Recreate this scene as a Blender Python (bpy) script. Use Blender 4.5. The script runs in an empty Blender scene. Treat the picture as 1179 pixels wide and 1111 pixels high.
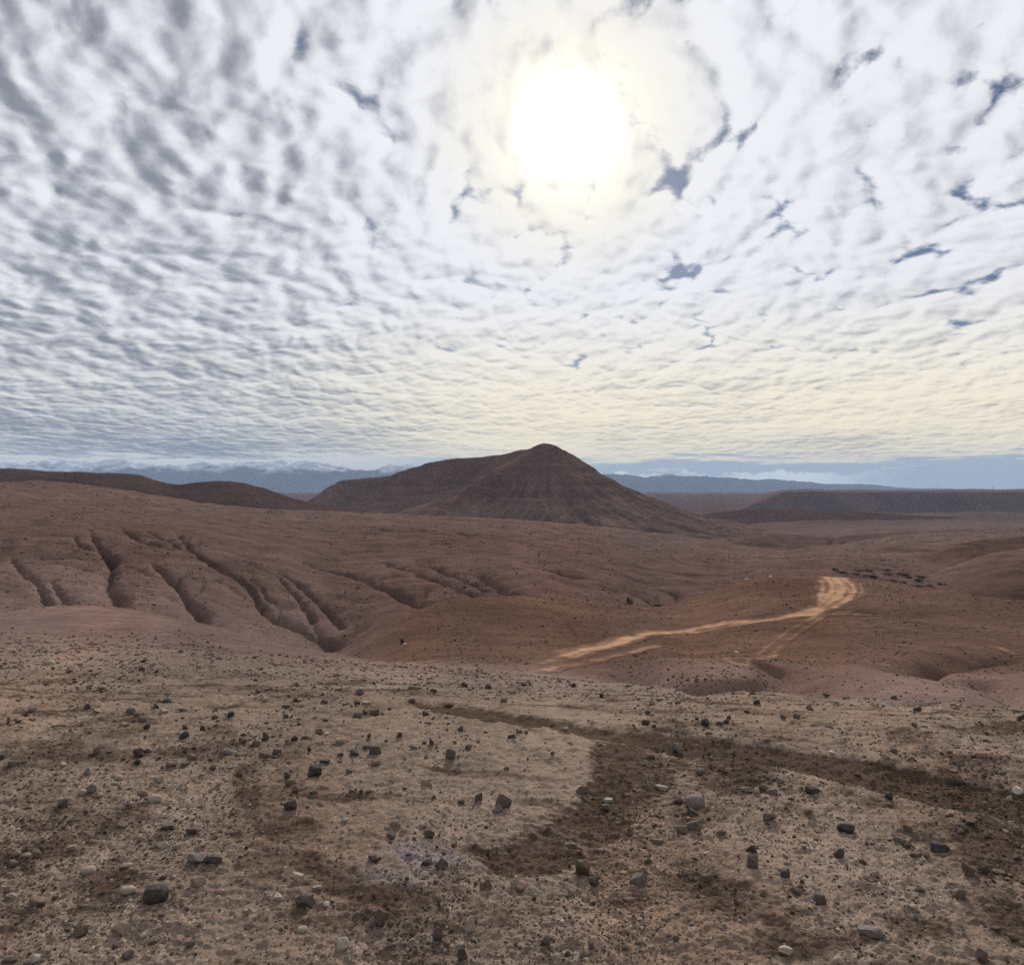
import bpy, math, random
import numpy as np
from mathutils import Vector

# ------------------------------------------------------------------ camera, sky, sun, exposure
SC = bpy.context.scene
COL = SC.collection
F, CX, HY = 900.0, 589.5, 562.0          # focal length and horizon of the photograph, in its pixels
EYE = 1.65
cd = bpy.data.cameras.new('camera')
cam = bpy.data.objects.new('camera', cd)
COL.objects.link(cam)
SC.camera = cam
cam.location = (0, 0, EYE)
cam.rotation_euler = (math.radians(90), 0, 0)
cd.sensor_fit = 'HORIZONTAL'
cd.sensor_width = 36
cd.lens = 36 * F / 1179.0
cd.shift_y = (HY - 555.5) / 1179.0
cd.clip_start = 0.05
cd.clip_end = 300000

SC.view_settings.view_transform = 'Standard'
SC.view_settings.look = 'None'
SC.view_settings.exposure = 0.0
SC.view_settings.gamma = 1.0
SC.cycles.use_denoising = False
SC.cycles.use_adaptive_sampling = False

SUN = Vector(((655 - CX) / F, 1.0, (HY - 150) / F)).normalized()
SUN_EL = math.asin(SUN.z)
SUN_AZ = math.atan2(SUN.x, SUN.y)
sd = bpy.data.lights.new('sun', 'SUN')
sd.energy = 5.0
sd.angle = math.radians(2.5)
sd.color = (1.0, 0.93, 0.84)
so = bpy.data.objects.new('sun', sd)
COL.objects.link(so)
so.rotation_euler = SUN.to_track_quat('Z', 'Y').to_euler()


class NT:
    """small helper for building node trees"""
    def __init__(self, tree):
        self.t = tree

    def n(self, kind, **kw):
        nd = self.t.nodes.new(kind)
        for k, v in kw.items():
            setattr(nd, k, v)
        return nd

    def put(self, sock, v):
        if v is None:
            return
        if isinstance(v, bpy.types.NodeSocket):
            self.t.links.new(v, sock)
        else:
            sock.default_value = v

    def m(self, op, a, b=None, c=None, clamp=False):
        nd = self.n('ShaderNodeMath', operation=op, use_clamp=clamp)
        for i, v in enumerate((a, b, c)):
            self.put(nd.inputs[i], v)
        return nd.outputs[0]

    def vm(self, op, a, b=None, scale=None):
        nd = self.n('ShaderNodeVectorMath', operation=op)
        self.put(nd.inputs[0], a)
        self.put(nd.inputs[1], b)
        if scale is not None:
            self.put(nd.inputs['Scale'], scale)
        return nd.outputs['Value'] if op in ('DOT_PRODUCT', 'LENGTH') else nd.outputs[0]

    def ss(self, x, a, b, lo=0.0, hi=1.0):
        nd = self.n('ShaderNodeMapRange', interpolation_type='SMOOTHSTEP')
        for i, v in enumerate((x, a, b, lo, hi)):
            self.put(nd.inputs[i], v)
        return nd.outputs[0]

    def lin(self, x, a, b, lo=0.0, hi=1.0):
        nd = self.n('ShaderNodeMapRange')
        for i, v in enumerate((x, a, b, lo, hi)):
            self.put(nd.inputs[i], v)
        return nd.outputs[0]

    def mix(self, f, a, b, mode='MIX'):
        nd = self.n('ShaderNodeMix', data_type='RGBA', blend_type=mode)
        self.put(nd.inputs[0], f)
        for i, v in ((6, a), (7, b)):
            if isinstance(v, tuple) and len(v) == 3:
                v = v + (1.0,)
            self.put(nd.inputs[i], v)
        return nd.outputs[2]

    def noise(self, vec, scale, detail=3.0, rough=0.55, dims='3D', dist=0.0):
        nd = self.n('ShaderNodeTexNoise', noise_dimensions=dims)
        self.put(nd.inputs['Vector'], vec)
        nd.inputs['Scale'].default_value = scale
        nd.inputs['Detail'].default_value = detail
        nd.inputs['Roughness'].default_value = rough
        nd.inputs['Distortion'].default_value = dist
        return nd

    def comb(self, x, y, z=0.0):
        nd = self.n('ShaderNodeCombineXYZ')
        for i, v in enumerate((x, y, z)):
            self.put(nd.inputs[i], v)
        return nd.outputs[0]


def build_world():
    w = bpy.data.worlds.new('World')
    SC.world = w
    w.use_nodes = True
    w.cycles.sampling_method = 'MANUAL'
    w.cycles.sample_map_resolution = 512
    t = w.node_tree
    t.nodes.clear()
    N = NT(t)
    out = N.n('ShaderNodeOutputWorld')
    bg = N.n('ShaderNodeBackground')
    bg.inputs['Strength'].default_value = 0.1
    t.links.new(bg.outputs[0], out.inputs[0])
    sky = N.n('ShaderNodeTexSky', sky_type='NISHITA')
    sky.sun_disc = False
    sky.sun_elevation = SUN_EL
    sky.sun_rotation = SUN_AZ
    sky.altitude = 700
    sky.air_density = 1.0
    sky.dust_density = 0.6
    sky.ozone_density = 1.5

    d = N.n('ShaderNodeTexCoord').outputs['Generated']
    sp = N.n('ShaderNodeSeparateXYZ')
    t.links.new(d, sp.inputs[0])
    dx, dy, dz = sp.outputs
    zc = N.m('MAXIMUM', dz, 0.0)
    rho = N.m('POWER', N.m('ADD', zc, 0.086), -0.714)      # puffs have depth, so they flatten less than a sheet would
    hl = N.m('SQRT', N.m('MAXIMUM', N.m('SUBTRACT', 1.0, N.m('MULTIPLY', dz, dz)), 1e-4))
    rh = N.m('DIVIDE', rho, hl)
    az = N.m('ARCTAN2', dx, dy)
    P = N.comb(N.m('MULTIPLY', dx, rh), N.m('MULTIPLY', dy, rh))
    cosun = N.vm('DOT_PRODUCT', d, tuple(SUN))
    ang = N.m('ARCCOSINE', N.m('MINIMUM', cosun, 1.0))

    # one altocumulus field, evaluated at the point and a little nearer the sun
    g = bpy.data.node_groups.new('cloud_field', 'ShaderNodeTree')
    g.interface.new_socket('P', in_out='INPUT', socket_type='NodeSocketVector')
    g.interface.new_socket('D', in_out='OUTPUT', socket_type='NodeSocketFloat')
    G = NT(g)
    gi, go = G.n('NodeGroupInput'), G.n('NodeGroupOutput')
    p = gi.outputs[0]
    wv = G.vm('SUBTRACT', G.noise(p, 1.9, 3.0).outputs['Color'], (0.5, 0.5, 0.5))
    p2 = G.vm('ADD', p, G.vm('SCALE', wv, scale=0.20))
    wv2 = G.vm('SUBTRACT', G.noise(p, 9.0, 4.0, 0.6).outputs['Color'], (0.5, 0.5, 0.5))
    p3 = G.vm('ADD', p2, G.vm('SCALE', wv2, scale=0.05))
    rot = G.n('ShaderNodeMapping')
    rot.inputs['Rotation'].default_value = (0, 0, math.radians(34))
    rot.inputs['Scale'].default_value = (1.12, 0.88, 1.0)
    g.links.new(p3, rot.inputs[0])
    vo = G.n('ShaderNodeTexVoronoi', voronoi_dimensions='2D', feature='SMOOTH_F1')
    g.links.new(rot.outputs[0], vo.inputs['Vector'])
    vo.inputs['Scale'].default_value = 9.4
    vo.inputs['Detail'].default_value = 1.0
    vo.inputs['Roughness'].default_value = 0.45
    vo.inputs['Lacunarity'].default_value = 2.3
    vo.inputs['Smoothness'].default_value = 0.22
    vo.normalize = True
    big = G.noise(p, 1.5, 4.0, 0.55).outputs['Fac']
    fine = G.noise(p3, 14.0, 8.0, 0.64).outputs['Fac']
    mid = G.noise(p2, 4.5, 4.0, 0.55).outputs['Fac']
    far = G.ss(G.vm('LENGTH', p), 2.0, 4.2)
    a = G.m('MULTIPLY_ADD', vo.outputs['Distance'], G.lin(far, 0, 1, -2.5, -1.6), G.lin(far, 0, 1, 0.86, 0.58))
    gs = G.n('ShaderNodeSeparateXYZ')
    g.links.new(p, gs.inputs[0])
    a = G.m('MULTIPLY_ADD', G.m('SUBTRACT', fine, 0.5), G.ss(gs.outputs[0], 0.15, -0.75, 1.35, 0.95), a)
    a = G.m('MULTIPLY_ADD', G.m('SUBTRACT', mid, 0.5), 1.25, a)
    a = G.m('MULTIPLY_ADD', G.m('SUBTRACT', big, 0.5), 1.0, a)
    g.links.new(a, go.inputs[0])

    def field(vec):
        nd = N.n('ShaderNodeGroup')
        nd.node_tree = g
        t.links.new(vec, nd.inputs[0])
        return nd.outputs[0]
    D0 = field(P)
    rs = (SUN.z + 0.086) ** -0.714
    tosun = N.vm('NORMALIZE', N.vm('SUBTRACT', (math.sin(SUN_AZ) * rs, math.cos(SUN_AZ) * rs, 0.0), P))
    D1 = field(N.vm('ADD', P, N.vm('SCALE', tosun, scale=0.030)))
    left = N.ss(az, 0.02, -0.42)                          # the deck is thicker towards one side
    low = N.ss(dz, 0.26, 0.04)
    near = N.m('EXPONENT', N.m('DIVIDE', ang, -0.20))
    bias = N.m('MULTIPLY_ADD', left, 0.42, 0.265)
    bias = N.m('MULTIPLY_ADD', low, 0.30, bias)
    bias = N.m('MULTIPLY_ADD', near, 0.25, bias)
    cov = N.ss(N.m('ADD', D0, bias), -0.34, 0.14)
    # lower rim of the cloud deck, ragged, with loose bands below it
    rimn = N.noise(N.comb(N.m('MULTIPLY', az, 6.0), N.m('MULTIPLY', dz, 75.0)), 1.0, 6.0, 0.66).outputs['Fac']
    rim0 = N.ss(az, -0.15, 0.12, 0.036, 0.032)
    rimz = N.m('MULTIPLY_ADD', N.m('SUBTRACT', rimn, 0.5), 0.085, rim0)
    cov = N.m('MULTIPLY', cov, N.ss(N.m('SUBTRACT', dz, rimz), -0.002, 0.005))
    lit = N.m('SUBTRACT', D0, D1)
    thick = N.ss(N.m('ADD', D0, N.m('MULTIPLY', left, 0.30)), -0.25, 0.95)
    sh = N.m('MULTIPLY_ADD', lit, N.lin(left, 0, 1, 0.85, 1.20), N.lin(left, 0, 1, 0.93, 0.86))
    sh = N.m('MULTIPLY_ADD', thick, N.lin(left, 0, 1, -0.27, -0.34), sh)
    sh = N.m('MULTIPLY_ADD', left, -0.27, sh)
    streak = N.noise(N.comb(N.m('MULTIPLY', az, 3.0), N.m('MULTIPLY', dz, 30.0)), 1.0, 5.0, 0.6).outputs['Fac']
    sh = N.m('MULTIPLY_ADD', N.m('MULTIPLY', N.m('SUBTRACT', streak, 0.52), low), 2.1, sh)
    sh = N.m('MULTIPLY_ADD', N.m('MULTIPLY', left, N.ss(dz, 0.14, 0.03)), -0.25, sh)
    sh = N.m('MULTIPLY_ADD', near, 0.34, sh)
    sh = N.ss(sh, -0.42, 1.22)
    dark = N.mix(low, (0.25, 0.265, 0.315), (0.20, 0.21, 0.25))
    light = N.mix(low, (0.88, 0.89, 0.93), N.mix(left, (1.10, 0.98, 0.68), (0.88, 0.87, 0.80)))
    light = N.mix(N.ss(ang, 0.20, 0.07), light, (0.92, 0.885, 0.79))
    cc = N.mix(sh, dark, light)
    cc = N.vm('SCALE', cc, scale=10.0)
    blue = N.vm('MULTIPLY', sky.outputs[0], (0.27, 0.30, 0.36))
    blue = N.mix(N.ss(dz, 0.16, 0.02), blue, N.mix(N.ss(az, -0.02, -0.20), (4.3, 5.0, 5.4), (8.2, 8.0, 7.2)))
    col = N.mix(cov, blue, cc)
    # low bright puffs on the far range
    pn = N.noise(N.comb(N.m('MULTIPLY', az, 1.0), 0.0, 0.0), 26.0, 5.0, 0.6).outputs['Fac']
    ptop = N.m('MULTIPLY_ADD', pn, 0.032, 0.0035)
    pf = N.noise(N.comb(N.m('MULTIPLY', az, 60.0), N.m('MULTIPLY', dz, 160.0)), 1.0, 4.0, 0.6).outputs['Fac']
    puff = N.ss(N.m('ADD', N.m('SUBTRACT', ptop, dz), N.m('MULTIPLY', N.m('SUBTRACT', pf, 0.5), 0.008)), -0.001, 0.003)
    puff = N.m('MULTIPLY', puff, N.ss(az, 0.48, 0.34))
    pgap = N.noise(N.comb(N.m('MULTIPLY', az, 9.0), N.m('MULTIPLY', dz, 40.0)), 1.0, 3.0, 0.55).outputs['Fac']
    puff = N.m('MULTIPLY', puff, N.m('MULTIPLY', N.ss(az, -0.05, 0.05), N.ss(pgap, 0.30, 0.55)))
    col = N.mix(N.m('MULTIPLY', puff, 0.9), col, (13.0, 12.6, 11.0, 1))
    # the sun behind thin cloud
    gl = N.m('EXPONENT', N.m('MULTIPLY', N.m('POWER', N.m('DIVIDE', ang, 0.060), 2.0), -1.0))
    gl2 = N.m('EXPONENT', N.m('DIVIDE', ang, -0.10))
    glow = N.m('ADD', N.m('MULTIPLY', gl, 6.0), N.m('MULTIPLY', gl2, 1.7))
    col = N.vm('ADD', col, N.vm('SCALE', (1.0, 0.95, 0.84), scale=glow))
    t.links.new(col, bg.inputs['Color'])


build_world()

# ------------------------------------------------------------------ numpy noise and curve tools
def _hash(ix, iy, seed):
    h = (ix.astype(np.int64) * 374761393 + iy.astype(np.int64) * 668265263 + seed * 974634777) & 0xFFFFFFFF
    h = ((h ^ (h >> 13)) * 1274126177) & 0xFFFFFFFF
    return (h ^ (h >> 16)) & 0xFFFFFFFF


def gnoise(x, y, seed=0):
    """gradient noise, about -0.7..0.7"""
    x0, y0 = np.floor(x), np.floor(y)
    fx, fy = x - x0, y - y0
    u, v = fx * fx * fx * (fx * (fx * 6 - 15) + 10), fy * fy * fy * (fy * (fy * 6 - 15) + 10)
    def g(ix, iy, dx, dy):
        a = _hash(ix, iy, seed).astype(np.float64) * (2 * math.pi / 4294967296.0)
        return np.cos(a) * dx + np.sin(a) * dy
    n00 = g(x0, y0, fx, fy)
    n10 = g(x0 + 1, y0, fx - 1, fy)
    n01 = g(x0, y0 + 1, fx, fy - 1)
    n11 = g(x0 + 1, y0 + 1, fx - 1, fy - 1)
    return (n00 * (1 - u) + n10 * u) * (1 - v) + (n01 * (1 - u) + n11 * u) * v


def fbm(x, y, octaves=4, seed=0, gain=0.5):
    s, a, t = 0.0, 1.0, 0.0
    for i in range(octaves):
        s = s + a * gnoise(x * 2 ** i + 17.3 * i, y * 2 ** i - 9.1 * i, seed + i)
        t += a
        a *= gain
    return s / t * 1.4


def ridged(x, y, octaves=5, seed=0):
    s, a, t = 0.0, 1.0, 0.0
    for i in range(octaves):
        s = s + a * (1 - np.abs(gnoise(x * 2 ** i + 5.7 * i, y * 2 ** i + 3.3 * i, seed + i)) * 2)
        t += a
        a *= 0.5
    return s / t


def sstep(x, a, b):
    t = np.clip((x - a) / (b - a), 0, 1)
    return t * t * (3 - 2 * t)


def pchip(xk, yk, x):
    h = np.diff(xk)
    dl = np.diff(yk) / h
    m = np.zeros_like(yk)
    w1, w2 = 2 * h[1:] + h[:-1], h[1:] + 2 * h[:-1]
    ok = dl[:-1] * dl[1:] > 0
    with np.errstate(divide='ignore', invalid='ignore'):
        hm = (w1 + w2) / (w1 / dl[:-1] + w2 / dl[1:])
    m[1:-1] = np.where(ok, hm, 0.0)
    m[0], m[-1] = dl[0], dl[-1]
    i = np.clip(np.searchsorted(xk, x) - 1, 0, len(h) - 1)
    t = (x - xk[i]) / h[i]
    t = np.clip(t, 0, 1)
    t2, t3 = t * t, t * t * t
    return (2 * t3 - 3 * t2 + 1) * yk[i] + (t3 - 2 * t2 + t) * h[i] * m[i] + (-2 * t3 + 3 * t2) * yk[i + 1] + (t3 - t2) * h[i] * m[i + 1]


def knots(pts, px):
    a = np.array(pts, float)
    if len(a) == 1:
        return np.full_like(px, a[0, 1])
    q = np.clip(px, a[0, 0], a[-1, 0])
    if len(a) == 2:
        return np.interp(q, a[:, 0], a[:, 1])
    return pchip(a[:, 0], a[:, 1], q)


def yflat(z, Y):
    return HY + F * (EYE - z) / Y


def surface(curves, px, Y):
    """heights on the (depth, column) grid: curves = [(depth points, picture-row points)]"""
    LR = np.array([np.log(knots(c[0], px)) for c in curves])
    YY = np.array([knots(c[1], px) for c in curves])
    lY = np.log(Y)
    Z = np.empty((len(Y), len(px)))
    for j in range(len(px)):
        row = pchip(LR[:, j], YY[:, j], lY)
        Z[:, j] = EYE - (row - HY) / F * Y
    return Z


def relief(x, y, Y, amp=0.022, seed=0, lam0=0.028, lam1=500.0, wide=0.10, fade=None):
    """relief whose grain is always fine against the distance it is seen from"""
    z = np.zeros_like(x)
    lam, i = lam0, 0
    while lam < lam1:
        q = lam / Y
        w = sstep(q, 0.0011, 0.0026) * (1 - sstep(q, wide * 0.5, wide * 1.6))
        sel = w > 1e-3
        if sel.any():
            z[sel] += (amp[sel] if isinstance(amp, np.ndarray) else amp) * lam * w[sel] * gnoise(x[sel] / lam + 3.1 * i, y[sel] / lam - 1.7 * i, seed + i)
        lam *= 1.9
        i += 1
    return z


# ------------------------------------------------------------------ mesh helpers
def mesh_from(name, verts, faces, mat, attrs=None, smooth=True):
    me = bpy.data.meshes.new(name)
    verts = np.asarray(verts, np.float32)
    faces = np.asarray(faces, np.int32)
    k = faces.shape[1]
    me.vertices.add(len(verts))
    me.vertices.foreach_set('co', verts.ravel())
    me.loops.add(faces.size)
    me.loops.foreach_set('vertex_index', faces.ravel())
    me.polygons.add(len(faces))
    me.polygons.foreach_set('loop_start', np.arange(0, faces.size, k, dtype=np.int32))
    me.polygons.foreach_set('use_smooth', np.full(len(faces), smooth, dtype=bool))
    me.update(calc_edges=True)
    for an, data in (attrs or {}).items():
        at = me.attributes.new(an, 'FLOAT_COLOR', 'POINT')
        d4 = np.ones((len(verts), 4), np.float32)
        d4[:, :data.shape[1]] = data
        at.data.foreach_set('color', d4.ravel())
    me.materials.append(mat)
    o = bpy.data.objects.new(name, me)
    COL.objects.link(o)
    return o


def grid_faces(nr, nc, wrap=False):
    i = np.arange(nr - 1)[:, None] * nc
    j = np.arange(nc if wrap else nc - 1)[None, :]
    j1 = (j + 1) % nc
    return np.stack([i + j, i + j1, i + nc + j1, i + nc + j], -1).reshape(-1, 4)


def lerp3(a, b, t):
    return np.asarray(a) * (1 - t[..., None]) + np.asarray(b) * t[..., None]


def tag(o, label=None, cat=None, group=None, kind=None):
    for k, v in (('label', label), ('category', cat), ('group', group), ('kind', kind)):
        if v:
            o[k] = v
    return o


# ------------------------------------------------------------------ materials
def mat_base(name):
    m = bpy.data.materials.new(name)
    m.use_nodes = True
    N = NT(m.node_tree)
    b = m.node_tree.nodes['Principled BSDF']
    b.inputs['Roughness'].default_value = 0.95
    b.inputs['Specular IOR Level'].default_value = 0.0
    return m, N, b


def soil_material():
    m, N, b = mat_base('desert_soil')
    soil = N.n('ShaderNodeAttribute', attribute_name='soil').outputs['Color']
    mk = N.n('ShaderNodeAttribute', attribute_name='mask')
    sp = N.n('ShaderNodeSeparateColor')
    m.node_tree.links.new(mk.outputs['Color'], sp.inputs[0])
    damp, track, stony = sp.outputs
    pos = N.n('ShaderNodeTexCoord').outputs['Object']
    n_f = N.noise(pos, 55.0, 5.0, 0.65).outputs['Fac']
    n_m = N.noise(pos, 7.0, 5.0, 0.62).outputs['Fac']
    n_l = N.noise(pos, 0.9, 5.0, 0.6).outputs['Fac']
    n_h = N.noise(pos, 0.07, 7.0, 0.66).outputs['Fac']
    n_x = N.noise(pos, 0.006, 6.0, 0.62).outputs['Fac']
    k = N.lin(n_f, 0.25, 0.75, 0.72, 1.28)
    k = N.m('MULTIPLY', k, N.lin(n_m, 0.25, 0.75, 0.70, 1.30))
    k = N.m('MULTIPLY', k, N.lin(n_l, 0.25, 0.75, 0.80, 1.20))
    k = N.m('MULTIPLY', k, N.lin(n_h, 0.3, 0.7, 0.66, 1.34))
    k = N.m('MULTIPLY', k, N.lin(n_x, 0.3, 0.7, 0.82, 1.18))
    c = N.vm('SCALE', soil, scale=k)
    # scattered grains and chips
    vo = N.n('ShaderNodeTexVoronoi', voronoi_dimensions='3D')
    m.node_tree.links.new(pos, vo.inputs['Vector'])
    vo.inputs['Scale'].default_value = 62.0
    sc = N.n('ShaderNodeSeparateColor')
    m.node_tree.links.new(vo.outputs['Color'], sc.inputs[0])
    chip = N.m('MULTIPLY', N.m('GREATER_THAN', sc.outputs[0], N.lin(stony, 0, 1, 0.93, 0.62)), N.ss(vo.outputs['Distance'], 0.50, 0.36))
    tone = N.mix(sc.outputs[1], (0.07, 0.055, 0.05), (0.40, 0.33, 0.27))
    c = N.mix(N.m('MULTIPLY', chip, 0.75), c, tone)
    vo2 = N.n('ShaderNodeTexVoronoi', voronoi_dimensions='3D')
    m.node_tree.links.new(pos, vo2.inputs['Vector'])
    vo2.inputs['Scale'].default_value = 0.55
    sc2 = N.n('ShaderNodeSeparateColor')
    m.node_tree.links.new(vo2.outputs['Color'], sc2.inputs[0])
    spot = N.m('MULTIPLY', N.m('GREATER_THAN', sc2.outputs[0], 0.72), N.ss(vo2.outputs['Distance'], 0.42, 0.2))
    far = N.ss(N.vm('LENGTH', pos), 60.0, 140.0)           # low dry tufts and stones only out on the slopes
    c = N.mix(N.m('MULTIPLY', N.m('MULTIPLY', spot, far), 0.7), c, N.mix(sc2.outputs[1], (0.034, 0.025, 0.020), (0.14, 0.10, 0.078)))
    vo3 = N.n('ShaderNodeTexVoronoi', voronoi_dimensions='3D')
    m.node_tree.links.new(pos, vo3.inputs['Vector'])
    vo3.inputs['Scale'].default_value = 1.5
    sc3 = N.n('ShaderNodeSeparateColor')
    m.node_tree.links.new(vo3.outputs['Color'], sc3.inputs[0])
    spot3 = N.m('MULTIPLY', N.m('GREATER_THAN', sc3.outputs[0], 0.70), N.ss(vo3.outputs['Distance'], 0.45, 0.2))
    near3 = N.ss(N.vm('LENGTH', pos), 30.0, 70.0)
    c = N.mix(N.m('MULTIPLY', N.m('MULTIPLY', spot3, near3), 0.65), c, N.mix(sc3.outputs[1], (0.030, 0.021, 0.017), (0.14, 0.10, 0.078)))
    e1 = N.noise(pos, 9.0, 6.0, 0.7).outputs['Fac']
    e3 = N.noise(pos, 2.6, 5.0, 0.65).outputs['Fac']
    dm = N.m('MULTIPLY_ADD', N.m('SUBTRACT', e1, 0.5), 1.1, damp)
    dm = N.ss(N.m('MULTIPLY_ADD', N.m('SUBTRACT', e3, 0.5), 1.3, dm), 0.22, 0.80)
    c = N.mix(N.m('MULTIPLY', dm, 0.84), c, N.vm('SCALE', (0.050, 0.032, 0.023), scale=N.m('MULTIPLY', k, 1.15)))
    e2 = N.noise(pos, 0.55, 6.0, 0.7).outputs['Fac']
    tr = N.ss(N.m('MULTIPLY_ADD', N.m('SUBTRACT', e2, 0.5), 0.9, track), 0.12, 0.95)
    c = N.mix(N.m('MULTIPLY', tr, 0.85), c, N.vm('SCALE', (0.42, 0.255, 0.158), scale=N.lin(n_l, 0.25, 0.75, 0.85, 1.15)))
    m.node_tree.links.new(c, b.inputs['Base Color'])
    hh = N.m('ADD', N.m('MULTIPLY', n_f, 0.006), N.m('MULTIPLY', chip, 0.005))
    hh = N.m('ADD', hh, N.m('MULTIPLY', n_m, 0.03))
    bp = N.n('ShaderNodeBump')
    bp.inputs['Strength'].default_value = 0.8
    bp.inputs['Distance'].default_value = 1.0
    m.node_tree.links.new(hh, bp.inputs['Height'])
    bp2 = N.n('ShaderNodeBump')
    bp2.inputs['Strength'].default_value = 0.6
    bp2.inputs['Distance'].default_value = 1.0
    h2 = N.m('ADD', N.m('MULTIPLY', n_l, 0.20), N.m('MULTIPLY', n_h, 2.2))
    m.node_tree.links.new(N.m('MULTIPLY', h2, N.ss(N.vm('LENGTH', pos), 15.0, 80.0)), bp2.inputs['Height'])
    m.node_tree.links.new(bp.outputs[0], bp2.inputs['Normal'])
    m.node_tree.links.new(bp2.outputs[0], b.inputs['Normal'])
    return m


def range_material():
    m, N, b = mat_base('mountain_rock')
    soil = N.n('ShaderNodeAttribute', attribute_name='soil').outputs['Color']
    pos = N.n('ShaderNodeTexCoord').outputs['Object']
    n = N.noise(pos, 0.0012, 8.0, 0.65).outputs['Fac']
    m.node_tree.links.new(N.vm('SCALE', soil, scale=N.lin(n, 0.3, 0.7, 0.7, 1.3)), b.inputs['Base Color'])
    return m


def stone_material(name, col, spread=0.35):
    m, N, b = mat_base(name)
    pos = N.n('ShaderNodeTexCoord').outputs['Object']
    inf = N.n('ShaderNodeObjectInfo').outputs['Random']
    off = N.vm('ADD', pos, N.comb(N.m('MULTIPLY', inf, 37.0), N.m('MULTIPLY', inf, 11.0), 0.0))
    a = N.noise(off, 2.2, 6.0, 0.65).outputs['Fac']
    f = N.noise(off, 14.0, 4.0, 0.6).outputs['Fac']
    k = N.m('MULTIPLY', N.lin(a, 0.3, 0.7, 1 - spread, 1 + spread), N.lin(f, 0.3, 0.7, 0.8, 1.2))
    k = N.m('MULTIPLY', k, N.lin(inf, 0, 1, 0.8, 1.2))
    c = N.vm('SCALE', col, scale=k)
    c = N.mix(N.m('MULTIPLY', N.ss(a, 0.55, 0.72), 0.35), c, (0.20, 0.15, 0.11))   # dust in patches
    m.node_tree.links.new(c, b.inputs['Base Color'])
    bp = N.n('ShaderNodeBump')
    bp.inputs['Strength'].default_value = 0.5
    bp.inputs['Distance'].default_value = 0.012
    m.node_tree.links.new(f, bp.inputs['Height'])
    m.node_tree.links.new(bp.outputs[0], b.inputs['Normal'])
    b.inputs['Roughness'].default_value = 0.85
    b.inputs['Specular IOR Level'].default_value = 0.08
    return m


SOIL = soil_material()
RANGE = range_material()
TONES = dict(black=(0.062, 0.052, 0.050), dark=(0.108, 0.084, 0.072), grey=(0.155, 0.132, 0.122), brown=(0.125, 0.090, 0.068),
             tan=(0.20, 0.148, 0.108), pale=(0.30, 0.245, 0.195), white=(0.52, 0.48, 0.43))
STONE = {k: stone_material(k + '_stone', v) for k, v in TONES.items()}

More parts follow.
